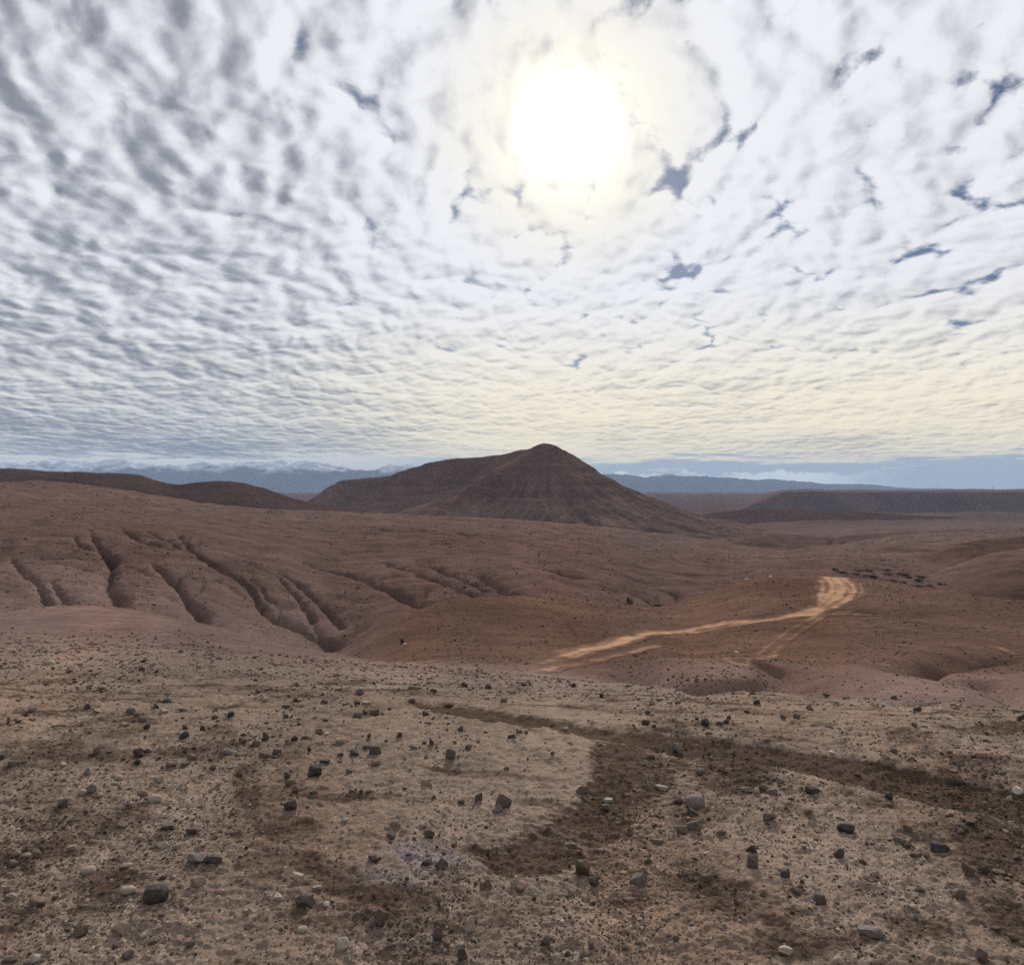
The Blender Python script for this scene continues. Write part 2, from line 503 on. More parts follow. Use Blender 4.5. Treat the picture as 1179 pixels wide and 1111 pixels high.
# ------------------------------------------------------------------ the ground sheet
GC = [
    ([(0, 0.10)], [(0, yflat(0, 0.10))]),
    ([(0, 0.70)], [(0, yflat(0, 0.70))]),
    ([(0, 2.4)], [(0, yflat(0, 2.4))]),
    ([(0, 4.0)], [(0, yflat(-.03, 4.0))]),
    ([(0, 6.0)], [(0, yflat(-.15, 6.0))]),
    ([(0, 9.0)], [(0, 787), (400, 793), (700, 800), (850, 805), (1179, 812)]),
    ([(0, 14), (700, 14), (850, 13), (1000, 14)],
     [(0, 757), (200, 760), (385, 772), (500, 777), (600, 781), (680, 785), (740, 788), (775, 793), (803, 803), (825, 798), (850, 795), (880, 793), (930, 797), (1000, 800), (1100, 803), (1179, 806)]),
    ([(0, 26), (200, 26), (385, 24), (500, 22), (600, 21), (700, 19), (800, 18), (900, 18), (1000, 20), (1179, 20)],
     [(0, 730), (200, 738), (300, 748), (385, 760), (500, 768), (600, 775), (680, 783), (740, 792), (800, 812), (850, 803), (930, 798), (1000, 793), (1100, 795), (1179, 798)]),
    ([(0, 45), (100, 45), (200, 42), (300, 36), (385, 32), (500, 30), (600, 30), (700, 28), (765, 23.5), (803, 22.5), (850, 23.5), (910, 28), (1000, 28), (1179, 28)],
     [(-200, 716), (0, 704), (60, 698), (100, 697), (150, 701), (200, 711), (250, 722), (300, 735), (350, 748), (385, 754), (450, 762), (500, 765), (600, 770), (700, 781), (765, 796), (803, 815), (850, 806), (930, 788), (1000, 781), (1100, 788), (1179, 791)]),
    ([(0, 75), (385, 52), (500, 43), (600, 40), (725, 36), (765, 25.5), (803, 24.0), (850, 25.5), (900, 35), (1000, 38), (1179, 38)],
     [(0, 735), (100, 732), (200, 745), (300, 765), (385, 774), (430, 768), (500, 758), (600, 762), (700, 770), (765, 773), (803, 768), (850, 772), (930, 771), (1000, 765), (1100, 772), (1179, 776)]),
    ([(0, 100), (385, 70), (500, 62), (600, 60), (800, 58), (1000, 62), (1179, 60)],
     [(0, 742), (200, 765), (300, 777), (385, 768), (430, 748), (480, 736), (540, 733), (600, 736), (680, 742), (760, 748), (800, 753), (850, 747), (930, 741), (1000, 739), (1100, 745), (1179, 750)]),
    ([(0, 115), (385, 88), (480, 90), (600, 104), (760, 122), (900, 125), (1050, 115), (1179, 98)],
     [(0, 743), (200, 766), (300, 775), (350, 765), (385, 752), (430, 728), (480, 703), (540, 690), (600, 687), (650, 691), (700, 697), (760, 700), (800, 687), (840, 673), (880, 664), (920, 663), (960, 665), (1000, 668), (1050, 675), (1100, 682), (1179, 693), (1400, 718)]),
    ([(0, 130), (385, 130), (480, 140), (600, 150), (760, 175), (900, 190), (1050, 185), (1179, 165)],
     [(0, 737), (200, 752), (300, 767), (385, 770), (430, 746), (480, 720), (540, 705), (600, 701), (650, 704), (700, 708), (760, 710), (800, 703), (840, 694), (880, 688), (920, 686), (960, 684), (1000, 686), (1050, 694), (1179, 714)]),
    ([(0, 165), (200, 170), (385, 178), (480, 195), (600, 215), (760, 260), (900, 330), (1050, 330), (1179, 310)],
     [(0, 700), (100, 700), (200, 716), (300, 738), (385, 749), (430, 724), (480, 702), (540, 689), (600, 685), (700, 692), (760, 696), (800, 690), (840, 680), (880, 668), (920, 660), (960, 658), (1000, 663), (1050, 673), (1100, 683), (1179, 697)]),
    ([(0, 196), (200, 205), (385, 224), (600, 255), (760, 330), (900, 440), (1050, 420), (1179, 400)],
     [(0, 661), (200, 670), (300, 688), (385, 698), (480, 680), (540, 670), (600, 664), (700, 668), (760, 672), (840, 660), (900, 650), (960, 648), (1000, 652), (1050, 662), (1100, 670), (1179, 682)]),
    ([(0, 256), (200, 272), (385, 312), (600, 330), (760, 450), (900, 640), (1179, 600)],
     [(0, 634), (100, 630), (200, 632), (300, 640), (385, 650), (480, 646), (600, 642), (700, 646), (760, 648), (840, 645), (900, 642), (960, 640), (1050, 640), (1179, 640)]),
    ([(0, 330), (200, 360), (385, 470), (600, 560), (760, 800), (900, 1050), (1179, 950)],
     [(0, 602), (200, 604), (385, 615), (480, 614), (600, 616), (700, 621), (840, 632), (900, 635), (960, 630), (1050, 617), (1179, 608)]),
    ([(0, 480), (200, 620), (385, 950), (600, 1200), (760, 1500), (900, 1600), (1179, 1300)],
     [(0, 577), (100, 580), (200, 587), (300, 589), (385, 590), (480, 595), (600, 600), (700, 608), (840, 623), (900, 626), (960, 619), (1050, 618), (1179, 614)]),
    ([(0, 640), (200, 900), (385, 1500), (600, 1850), (900, 2000), (1179, 1900)],
     [(0, 556), (60, 556), (120, 562), (180, 571), (240, 580), (300, 587), (385, 591), (480, 598), (600, 606), (700, 614), (840, 625), (900, 620), (960, 612), (1050, 608), (1179, 606)]),
    ([(0, 2600)], [(0, 590), (200, 592), (385, 597), (600, 608), (840, 612), (900, 606), (1050, 602), (1179, 600)]),
    ([(0, 4500)], [(0, 591)]),
    ([(0, 10000)], [(0, 570)]),
    ([(0, 25000)], [(0, 566.0)]),
    ([(0, 60000)], [(0, 563.8)]),
]

TH = math.atan(700 / F)
in_px = np.arange(-60, 1240, 1.2)
th_in = np.arctan((in_px - CX) / F)
th_l = np.linspace(-math.pi, th_in[0], 120)[:-1]
th_r = np.linspace(th_in[-1], math.pi, 120)[1:-1]
THETA = np.concatenate([th_l, th_in, th_r])
EDGE = math.radians(48)
def px_of(th):
    p = CX + F * np.tan(np.clip(th, -EDGE, EDGE))
    t = np.clip((np.abs(th) - EDGE) / (math.pi - EDGE), 0, 1)
    return p * (1 - t) + CX * t
PX = px_of(THETA)
CC = np.maximum(np.cos(THETA), math.cos(EDGE))

def make_rings():
    ys = [0.10, 0.4, 0.8, 1.2, 1.6, 2.0]
    r = 2.3
    while r < 17:
        ys.append(r)
        r += 1.15 * r * r / 1485.0
    r = ys[-1]
    ys += list(np.geomspace(r, 60, 130)[1:])
    ys += list(np.geomspace(60, 2000, 420)[1:])
    ys += list(np.geomspace(2000, 60000, 70)[1:])
    return np.array(ys)
RING = make_rings()
ZB = surface(GC, PX, RING)                              # without gullies and grain
COLI = np.arange(len(THETA))
GX = RING[:, None] / CC[None, :] * np.sin(THETA)[None, :]
GY = RING[:, None] / CC[None, :] * np.cos(THETA)[None, :]
DEP = np.repeat(RING[:, None], len(PX), 1)
ROW = HY + F * (EYE - ZB) / DEP                         # photograph row of each vertex
PXG = np.repeat(PX[None, :], len(RING), 0)
J0 = len(th_l)
J1 = J0 + len(th_in)


def sample(G, px, Y):
    j = np.interp(px, PX[J0:J1], np.arange(J0, J1))
    i = np.interp(np.log(Y), np.log(RING), np.arange(len(RING)))
    j0, i0 = np.floor(j).astype(int), np.floor(i).astype(int)
    j0, i0 = np.minimum(j0, len(PX) - 2), np.minimum(i0, len(RING) - 2)
    fj, fi = j - j0, i - i0
    return (G[i0, j0] * (1 - fj) + G[i0, j0 + 1] * fj) * (1 - fi) + (G[i0 + 1, j0] * (1 - fj) + G[i0 + 1, j0 + 1] * fj) * fi


def find_depth(G, px, py, ymin, ymax):
    """depth at which the ground along this column reaches that row"""
    Y = np.geomspace(ymin, ymax, 900)
    z = sample(G, np.full_like(Y, px), Y)
    row = HY + F * (EYE - z) / Y
    hit = np.where(row <= py)[0]
    if len(hit) == 0:
        return Y[np.argmin(row)]
    k = hit[0]
    if k == 0:
        return Y[0]
    t = (row[k - 1] - py) / max(row[k - 1] - row[k], 1e-6)
    return Y[k - 1] * (1 - t) + Y[k] * t


def ground_pt(G, px, py, ymin, ymax):
    Y = find_depth(G, px, py, ymin, ymax)
    return ((px - CX) / F * Y, Y)


def line_dist(pts):
    """distance to a polyline on the ground and the share of the way along it (inf far away)"""
    pts = np.array(pts)
    big = 60.0 + 0.15 * np.linalg.norm(pts, axis=1).max()
    lo, hi = pts.min(0) - big, pts.max(0) + big
    sel = np.where((GX > lo[0]) & (GX < hi[0]) & (GY > lo[1]) & (GY < hi[1]))
    x, y = GX[sel], GY[sel]
    best = np.full(x.shape, 1e9)
    al = np.zeros(x.shape)
    n = len(pts) - 1
    for s in range(n):
        a, b = pts[s], pts[s + 1]
        v = b - a
        t = np.clip(((x - a[0]) * v[0] + (y - a[1]) * v[1]) / max(v @ v, 1e-9), 0, 1)
        dd = np.hypot(x - a[0] - t * v[0], y - a[1] - t * v[1])
        w = dd < best
        best[w] = dd[w]
        al[w] = (s + t[w]) / n
    return sel, best, al


ZG = ZB.copy()
# gullies: photograph points down each one, depth (m), half width (m), near and far search depth
GULLIES = [
    ([(196, 607), (217, 626), (231, 643), (258, 656), (290, 674), (303, 697), (326, 711), (356, 724), (381, 736), (392, 745)], 6.5, 8, 140, 900),
    ([(168, 645), (185, 656), (200, 667), (215, 687), (230, 704), (240, 718)], 5.0, 6, 140, 600),
    ([(100, 609), (113, 626), (130, 643), (124, 667), (134, 682), (138, 702)], 5.0, 7, 140, 900),
    ([(83, 614), (92, 627), (120, 632), (130, 643)], 3.5, 6, 140, 900),
    ([(58, 664), (66, 676), (75, 690), (80, 705)], 3.0, 5, 140, 500),
    ([(12, 640), (22, 652), (30, 660)], 3.0, 6, 140, 500),
    ([(345, 640), (374, 653), (421, 667), (452, 678), (479, 687), (492, 694)], 5.5, 7, 150, 900),
    ([(470, 641), (510, 655), (544, 667), (571, 677), (592, 685)], 5.5, 8, 150, 1000),
    ([(546, 655), (577, 672), (598, 682), (615, 686)], 5.0, 8, 150, 900),
    ([(600, 645), (651, 661), (699, 671), (722, 680), (742, 689), (758, 695), (780, 699)], 7.0, 10, 165, 1100),
    ([(735, 668), (760, 678), (778, 684), (790, 695)], 5.0, 8, 165, 900),
    ([(300, 652), (325, 660), (350, 676), (372, 694), (394, 716)], 4.0, 5, 140, 700),
    ([(420, 640), (455, 650), (500, 664), (535, 676), (560, 686)], 4.0, 6, 150, 900),
    ([(262, 640), (292, 650), (320, 664), (342, 684), (360, 708)], 3.6, 5, 140, 700),
    ([(640, 636), (680, 648), (720, 660), (745, 672)], 5.0, 8, 165, 1000),
    ([(30, 655), (44, 668), (50, 684), (62, 702)], 3.4, 5, 140, 500),
    ([(135, 606), (160, 618), (182, 628), (200, 636)], 3.5, 7, 200, 900),
    ([(165, 607), (190, 618), (214, 632)], 3.5, 7, 200, 900),
    ([(400, 600), (450, 611), (520, 612), (560, 618), (600, 616)], 7.0, 16, 400, 1600),
    ([(560, 603), (590, 609), (640, 611), (700, 618)], 8.0, 18, 500, 1800),
    ([(120, 567), (160, 578), (200, 585), (260, 594)], 5.0, 12, 300, 1600),
    ([(250, 580), (330, 592), (400, 598)], 5.0, 14, 330, 1700),
    ([(760, 632), (820, 642), (880, 648)], 7.0, 12, 400, 1300),
    ([(690, 640), (760, 655), (830, 662)], 6.0, 10, 300, 1200),
    ([(880, 762), (905, 770), (925, 778), (960, 790)], 1.2, 1.8, 22, 100),
    ([(1010, 770), (1048, 772), (1075, 760), (1110, 753), (1150, 752)], 2.4, 2.0, 26, 110),
    ([(1060, 800), (1095, 800), (1125, 806), (1140, 812)], 0.9, 1.0, 12, 60),
    ([(1120, 775), (1150, 782), (1179, 792), (1210, 800)], 1.4, 1.5, 15, 90),
    ([(700, 772), (745, 778), (780, 784), (800, 795)], 0.9, 1.6, 20, 90),
]
CUTS = []
rg = random.Random(77)
for pts, dep, hw, a, b in GULLIES:
    P = np.array([ground_pt(ZB, x, y, a, b) for x, y in pts])
    if hw > 3:
        CUTS.append((P, dep * 0.60, hw * 0.205))
        # side branches climbing away from the main bed, alternately left and right
        seg = np.linalg.norm(np.diff(P, axis=0), axis=1)
        cum = np.concatenate([[0], np.cumsum(seg)])
        side = rg.choice((-1, 1))
        for k in range(int(min(8, 2 + cum[-1] / 28))):
            t = rg.uniform(0.15, 0.97) * cum[-1]
            p = np.array([np.interp(t, cum, P[:, 0]), np.interp(t, cum, P[:, 1])])
            q = np.array([np.interp(t - 6, cum, P[:, 0]), np.interp(t - 6, cum, P[:, 1])])
            u = (q - p) / max(np.linalg.norm(q - p), 1e-6)
            an = math.radians(rg.uniform(24, 58)) * side
            side = -side
            L = rg.uniform(14, 46) * (0.6 + hw / 14)
            br = [p]
            for _ in range(5):
                an2 = an + rg.uniform(-0.35, 0.35)
                d = np.array([u[0] * math.cos(an2) - u[1] * math.sin(an2), u[0] * math.sin(an2) + u[1] * math.cos(an2)])
                br.append(br[-1] + d * L / 5)
            CUTS.append((np.array(br[::-1]), dep * rg.uniform(0.16, 0.28), hw * rg.uniform(0.09, 0.14)))
    else:
        CUTS.append((P, dep * 0.62, hw * 0.7))
for P, dep, hw in CUTS:
    sel, dd, al = line_dist(P)
    x, y = GX[sel], GY[sel]
    wob = 1 + 0.8 * fbm(x / (hw * 5), y / (hw * 5), 3, 91)
    dd = np.abs(dd + hw * 0.5 * fbm(x / (hw * 4), y / (hw * 4), 4, 33))
    q = dd / (hw * np.clip(wob, 0.5, 1.6) * (0.55 + 0.6 * al))
    prof = 0.95 * np.exp(-q ** 1.3) + 0.26 * np.exp(-(q / 3.6) ** 1.3)
    ramp = sstep(al, 0.0, 0.16) * (0.60 + 0.40 * al)
    ZG[sel] -= dep * prof * ramp

# broad swells and grain
SW = sstep(DEP, 90, 300) * (1 - sstep(DEP, 1500, 3000))
ZG += SW * (2.2 * fbm(GX / 62, GY / 75, 3, 5) + 0.9 * fbm(GX / 24, GY / 26, 3, 6) + DEP / 900 * 2.4 * fbm(GX / 220, GY / 260, 3, 8))
rill = np.clip(ridged(GX / 30 + 0.8 * fbm(GX / 45, GY / 45, 3, 41), GY / 70 + 0.5 * fbm(GX / 60, GY / 60, 2, 43), 4, 44) - 0.70, 0, 1)
ZG -= SW * sstep(900 - DEP, 0, 500) * rill * 2.2
ZG += relief(GX, GY, DEP, 0.030 + 0.022 * (1 - sstep(DEP, 20, 40)) + 0.022 * sstep(DEP, 40, 140) * (1 - sstep(DEP, 900, 2500)), 3)
CLOD = 1 - sstep(DEP, 9, 20)
ZG += CLOD * (0.022 * fbm(GX / 0.7, GY / 0.5, 3, 21) + 0.034 * np.abs(fbm(GX / 0.16, GY / 0.16, 4, 22, 0.6)) + 0.022 * np.clip(fbm(GX / 0.05, GY / 0.05, 3, 23, 0.6), 0, 1))

# ---- marks on the ground: damp wheel-churned soil and the bright track
def blob(cx, cy, rx, ry, rot=0.0):
    a = math.radians(rot)
    u = (PXG - cx) * math.cos(a) + (ROW - cy) * math.sin(a)
    v = -(PXG - cx) * math.sin(a) + (ROW - cy) * math.cos(a)
    return 1 - sstep(np.sqrt((u / rx) ** 2 + (v / ry) ** 2), 0.45, 1.25)


def poly_mask(pts, soft, rag=5):
    """inside mask of a polygon given in photograph points, soft edge in pixels"""
    pts = np.array(pts, float)
    lo, hi = pts.min(0) - 3 * soft, pts.max(0) + 3 * soft
    M = np.zeros_like(ROW)
    sel = np.where((PXG > lo[0]) & (PXG < hi[0]) & (ROW > lo[1]) & (ROW < hi[1]) & (DEP < 30))
    x, y = PXG[sel], ROW[sel]
    x = x + rag * 2.0 * fbm(GX[sel] / 0.35, GY[sel] / 0.35, 5, 61, 0.65)
    y = y + rag * fbm(GX[sel] / 0.35, GY[sel] / 0.35, 5, 62, 0.65)
    ins = np.zeros(x.shape, bool)
    best = np.full(x.shape, 1e9)
    for k in range(len(pts)):
        a, b = pts[k], pts[(k + 1) % len(pts)]
        c = ((a[1] > y) != (b[1] > y)) & (x < (b[0] - a[0]) * (y - a[1]) / (b[1] - a[1] + 1e-9) + a[0])
        ins ^= c
        v = b - a
        t = np.clip(((x - a[0]) * v[0] + (y - a[1]) * v[1]) / (v @ v), 0, 1)
        best = np.minimum(best, np.hypot(x - a[0] - t * v[0], y - a[1] - t * v[1]))
    sd_ = np.where(ins, best, -best)
    M[sel] = sstep(sd_, -soft, soft)
    return M


DAMP = np.zeros_like(ROW)
BAND = poly_mask([(470, 806), (540, 812), (610, 822), (700, 838), (800, 846), (880, 856), (960, 868), (1060, 888), (1179, 910), (1260, 925),
                  (1260, 968), (1179, 948), (1100, 930), (1000, 906), (930, 890), (860, 876), (760, 862), (690, 848), (620, 836), (560, 828), (500, 820)], 4)
CHURN = poly_mask([(677, 846), (790, 862), (800, 888), (770, 905), (745, 930), (720, 960), (690, 985), (640, 1015), (560, 1008), (540, 975), (590, 972), (628, 952), (655, 930), (676, 912)], 10, 13)
DAMP = np.maximum(DAMP, BAND * 1.1)
patchy = fbm(GX / 0.55, GY / 0.45, 4, 63, 0.6)
DAMP = np.maximum(DAMP, CHURN * (0.88 + 0.6 * patchy) * (1 - 0.2 * sstep(PXG, 690, 790)))
BAREP = blob(500, 880, 220, 75) + blob(960, 985, 160, 60, 14) + blob(820, 985, 90, 50)
mott = (0.36 + 1.05 * fbm(GX / 0.85, GY / 0.60, 5, 64, 0.6)) * (1 - sstep(DEP, 9, 16)) * (1 - 0.75 * np.clip(BAREP, 0, 1))
DAMP = np.maximum(DAMP, np.clip(mott, 0, 0.7))
for b, s in (((285, 910, 26, 40), .62), ((330, 955, 60, 22), .62), ((350, 990, 40, 22), .55), ((60, 945, 75, 22), .6), ((30, 985, 60, 18), .5),
             ((850, 1035, 120, 30, 18), .62), ((760, 1070, 90, 26), .5), ((930, 1085, 90, 28), .6), ((1060, 1070, 60, 14, 14), .58),
             ((1110, 960, 80, 14, 14), .5), ((790, 935, 70, 24), .5), ((125, 838, 60, 16), .55), ((120, 800, 160, 10), .5), ((300, 795, 150, 8), .45),
             ((430, 918, 120, 7, 2), .6), ((560, 892, 110, 7, 6), .6), ((640, 925, 70, 6, 4), .6), ((480, 1050, 70, 30), .45), ((150, 1060, 60, 14), .45),
             ((700, 1095, 160, 16), .42), ((255, 850, 30, 20), .5), ((560, 1040, 90, 20), .5), ((940, 945, 80, 12, 12), .42), ((200, 1000, 100, 16), .4),
             ((1000, 1030, 70, 10, 14), .4), ((330, 870, 40, 8), .4)):
    DAMP = np.maximum(DAMP, blob(*b) * s * (1 - sstep(DEP, 14, 22)))
# wheel tread pressed into the churned soil, and the lip along the wheel rut
tread = np.sin((GX * 0.50 + GY * 0.87) * 2 * math.pi / 0.07 + 5.0 * fbm(GX / 0.5, GY / 0.5, 3, 71))
ZG += CHURN * (0.003 * tread * (0.6 + 0.8 * fbm(GX / 0.4, GY / 0.4, 2, 72)) - 0.010)
ZG -= BAND * 0.040
ZG += np.clip(CHURN + BAND, 0, 1) * (0.035 * np.abs(fbm(GX / 0.14, GY / 0.14, 4, 75, 0.6)) - 0.008)
DAMP = np.clip(DAMP + 0.22 * (CHURN > 0.02) * tread, 0, 1.2)
rut = np.abs(fbm(GX / 0.09, GY / 0.35, 3, 73))
ZG += BAND * 0.012 * rut

TRACK = np.zeros_like(ROW)
STRANDS = [
    ([(585, 772), (640, 757), (700, 741), (760, 728), (820, 719), (870, 714), (920, 706), (945, 698), (962, 688), (970, 678), (966, 669), (958, 664)], 0.95, 1.0),
    ([(610, 768), (660, 755), (715, 739), (770, 727), (830, 718), (880, 712), (930, 702), (950, 690), (958, 678), (955, 668), (950, 664)], 0.8, 0.9),
    ([(700, 742), (780, 728), (860, 717), (915, 709), (950, 700), (975, 690), (983, 680), (978, 671), (968, 665)], 0.7, 0.85),
    ([(900, 712), (935, 704), (944, 690), (947, 678), (946, 668)], 0.7, 0.75),
    ([(920, 708), (950, 697), (965, 683), (962, 672), (962, 665)], 0.8, 0.8),
    ([(940, 704), (970, 694), (979, 684), (974, 674), (972, 666)], 0.7, 0.7),
    ([(590, 774), (650, 766), (700, 756), (760, 742)], 0.7, 0.6),
    ([(640, 766), (690, 760), (730, 750)], 0.6, 0.5),
    ([(856, 756), (890, 738), (915, 722), (945, 704)], 0.42, 0.44),
    ([(874, 757), (905, 738), (928, 722), (952, 704)], 0.42, 0.42),
    ([(822, 757), (850, 759), (878, 757), (894, 751)], 0.45, 0.50),
    ([(945, 706), (975, 706), (1005, 708)], 0.5, 0.6),
    ([(930, 712), (975, 703), (1025, 701)], 0.4, 0.4),
    ([(1148, 742), (1158, 746), (1170, 750)], 0.5, 0.6),
    ([(985, 690), (992, 682), (990, 672)], 0.5, 0.5),
    ([(400, 762), (440, 762), (500, 760), (540, 756)], 0.6, 0.42),
]
for pts, hw, s in STRANDS:
    P = [ground_pt(ZB, x, y, 26, 128) for x, y in pts]
    # a smoother line
    P = np.array(P)
    tt = np.linspace(0, len(P) - 1, len(P) * 6)
    kk = np.arange(len(P))
    P = np.stack([pchip(kk.astype(float), P[:, 0].copy(), tt), pchip(kk.astype(float), P[:, 1].copy(), tt)], 1)
    sel, dd, al = line_dist(P)
    w = hw * (0.8 + DEP[sel] / 160.0)
    m_ = s * (1 - sstep(dd, w * 0.15, w * 1.5))
    m_ *= 0.78 + 0.26 * np.cos(dd * 2 * math.pi / (w * 1.1) + 2.5 * fbm(GX[sel] / 9, GY[sel] / 9, 2, 66)) 
    m_ *= 0.85 + 0.6 * fbm(GX[sel] / 2.5, GY[sel] / 6, 3, 67)
    m_ *= sstep(al, -0.04, 0.20) * (1 - 0.3 * sstep(al, 0.97, 1.0))
    m_ *= (DEP[sel] > 24) * (DEP[sel] < 230)
    TRACK[sel] = np.maximum(TRACK[sel], m_)
ZG -= 0.15 * TRACK

# ---- soils
soil = np.zeros(ROW.shape + (3,))
FGT, FGL, HUMP = (0.212, 0.159, 0.124), (0.186, 0.140, 0.116), (0.138, 0.103, 0.085)
H1C, H2C, PLA = (0.102, 0.069, 0.050), (0.098, 0.069, 0.057), (0.108, 0.080, 0.066)
FARC = (0.070, 0.052, 0.047)
soil[:] = FGT
soil = lerp3(soil, FGL, sstep(DEP, 6, 12))
soil = lerp3(soil, HUMP, sstep(DEP, 9, 32))
soil = lerp3(soil, H1C, sstep(DEP, 26, 48) * sstep(PXG, 360, 480))
soil = lerp3(soil, H2C, sstep(DEP, 150, 260))
soil = lerp3(soil, PLA, sstep(DEP, 380, 900))
soil = lerp3(soil, FARC, sstep(DEP, 1800, 3500))
var = fbm(GX / (0.12 * DEP + 0.4), GY / (0.25 * DEP + 0.6), 4, 12)
soil *= (1 + 0.28 * var)[..., None]
soil *= np.array((1.05, 0.965, 1.02)) * sstep(DEP, 10, 25)[..., None] + (1 - sstep(DEP, 10, 25)[..., None])
red = np.clip(fbm(GX / (0.2 * DEP + 0.5), GY / (0.3 * DEP + 0.5), 3, 14) * 1.4, 0, 1)
soil = lerp3(soil, soil * np.array((1.10, 0.93, 0.84)), red)
pal = np.clip(fbm(GX / 260, GY / 300, 4, 15) * 1.8 - 0.25, 0, 1) * sstep(DEP, 250, 600)
soil = lerp3(soil, soil * np.array((1.45, 1.38, 1.25)), pal)
ash = np.maximum(blob(490, 985, 46, 18, 10), 0.6 * blob(450, 1015, 60, 14)) * (DEP < 8)
soil = lerp3(soil, np.array((0.20, 0.175, 0.19)), ash * 0.75)
stony = (1 - sstep(DEP, 4, 30)) * (0.35 + 0.5 * np.clip(fbm(GX / 1.5, GY / 1.5, 3, 16) + 0.3, 0, 1))
stony = np.maximum(stony, 0.9 * sstep(DEP, 8, 12) * (1 - sstep(DEP, 20, 40)))
mask = np.stack([DAMP, TRACK, stony], -1)

VG = np.stack([GX, GY, ZG], -1).reshape(-1, 3)
FG = grid_faces(len(RING), len(PX), wrap=True)
ground = mesh_from('ground', VG, FG, SOIL, dict(soil=soil.reshape(-1, 3), mask=mask.reshape(-1, 3)))
tag(ground, kind='structure')

# the bright wheel-worn track: its own sheet lying on the ground
fm = TRACK.reshape(-1)[FG].mean(1) > 0.12
TF = FG[fm]
uv, inv = np.unique(TF, return_inverse=True)
TV = VG[uv].copy()
TV[:, 2] += 0.02
trk = mesh_from('dirt_track', TV, inv.reshape(-1, 4), SOIL, dict(soil=soil.reshape(-1, 3)[uv], mask=mask.reshape(-1, 3)[uv]))
nv = np.zeros((len(VG), 3), np.float32)
ground.data.vertex_normals.foreach_get('vector', nv.ravel()) if False else None
buf = np.empty(len(VG) * 3, np.float32)
ground.data.vertex_normals.foreach_get('vector', buf)
trk.data.normals_split_custom_set_from_vertices(buf.reshape(-1, 3)[uv].tolist())
tag(trk, kind='structure')


# ------------------------------------------------------------------ hills that stand on the sheet
def patch(name, px0, px1, step, Y, curves, col, amp=0.03, seed=0, wide=0.12, extra=None, mat=None, colfun=None):
    px = np.arange(px0, px1 + step, step)
    Z = surface(curves, px, Y)
    D = np.repeat(Y[:, None], len(px), 1)
    X = (px[None, :] - CX) / F * D
    if extra is not None:
        Z = Z + extra(X, D, Z, np.repeat(px[None, :], len(Y), 0))
    Z = Z + relief(X, D, D, amp, seed, wide=wide, lam1=4000)
    s = np.zeros(Z.shape + (3,))
    s[:] = col
    s *= (1 + 0.30 * fbm(X / (0.1 * D), D / (0.2 * D), 4, seed + 40))[..., None]
    s = s * np.array((1.03, 0.965, 0.99))
    if colfun is not None:
        s = colfun(s, X, D, Z)
    o = mesh_from(name, np.stack([X, D, Z], -1).reshape(-1, 3), grid_faces(len(Y), len(px)), mat or SOIL,
                  dict(soil=s.reshape(-1, 3), mask=np.zeros((Z.size, 3))))
    return tag(o, kind='structure')


def rills(lam, dep, seed):
    def f(X, D, Z, px):
        r = np.clip(ridged(X / lam + 0.6 * fbm(X / lam, D / lam, 2, seed), D / (lam * 3), 3, seed + 1) - 0.70, 0, 1)
        return -dep * r * 3
    return f


def hill(px0, px1, Yc, front, back, crest, base, col, seed, step=1.5, dep=2.5, lam=None, n=110):
    Y = np.geomspace(Yc * front, Yc * back, n)
    cur = [([(0, Yc * front)], base),
           ([(0, Yc * (front * 0.55 + 0.45))], [(p, y + (yb - y) * 0.36) for (p, y), yb in zip(crest, np.interp([c[0] for c in crest], [b[0] for b in base] if len(base) > 1 else [0], [b[1] for b in base]))]),
           ([(0, Yc)], crest),
           ([(0, Yc * (0.5 + 0.5 * back))], [(p, y + 9) for p, y in crest]),
           ([(0, Yc * back)], [(p, y + 26) for p, y in crest])]
    return patch('hill', px0, px1, step, Y, cur, col, 0.03, seed, extra=rills(lam or Yc * 0.08, dep, seed))


hill(-300, 460, 1900, 0.70, 1.5, [(-300, 546), (-100, 541), (0, 540), (60, 542), (130, 545), (160, 548), (185, 555), (205, 557.5), (240, 555), (275, 556), (300, 562), (330, 571), (360, 580), (420, 592), (460, 604)],
     [(-300, 600), (460, 612)], (0.050, 0.033, 0.029), 101, dep=4)
hill(1040, 1480, 350, 0.74, 1.3, [(1040, 715), (1060, 698), (1085, 677), (1110, 663), (1140, 652), (1179, 643), (1300, 628), (1480, 650)],
     [(1040, 735), (1179, 722), (1480, 730)], (0.078, 0.051, 0.041), 102, dep=1.2, step=1.2)
hill(1010, 1480, 450, 0.80, 1.25, [(1010, 690), (1040, 672), (1070, 661), (1100, 650), (1140, 638), (1179, 631), (1300, 622), (1480, 640)],
     [(1010, 705), (1480, 690)], (0.104, 0.070, 0.057), 103, dep=1.5, step=1.2)
hill(930, 1480, 600, 0.80, 1.25, [(930, 668), (990, 660), (1040, 648), (1075, 637), (1100, 627), (1115, 623), (1150, 621), (1179, 618), (1300, 612), (1480, 620)],
     [(930, 685), (1480, 670)], (0.094, 0.060, 0.048), 104, dep=2.5, step=1.2)
hill(900, 1480, 800, 0.82, 1.25, [(900, 652), (950, 645), (985, 638), (1010, 630), (1040, 626), (1080, 625), (1110, 620), (1179, 614), (1300, 608), (1480, 612)],
     [(900, 665), (1480, 650)], (0.104, 0.073, 0.060), 105, dep=3.0, step=1.2)
hill(740, 1300, 1300, 0.84, 1.2, [(740, 652), (800, 632), (850, 620), (900, 614), (960, 617), (1040, 613), (1120, 609), (1200, 607), (1300, 606)],
     [(740, 662), (1300, 640)], (0.090, 0.062, 0.050), 107, dep=6.0, step=1.2)
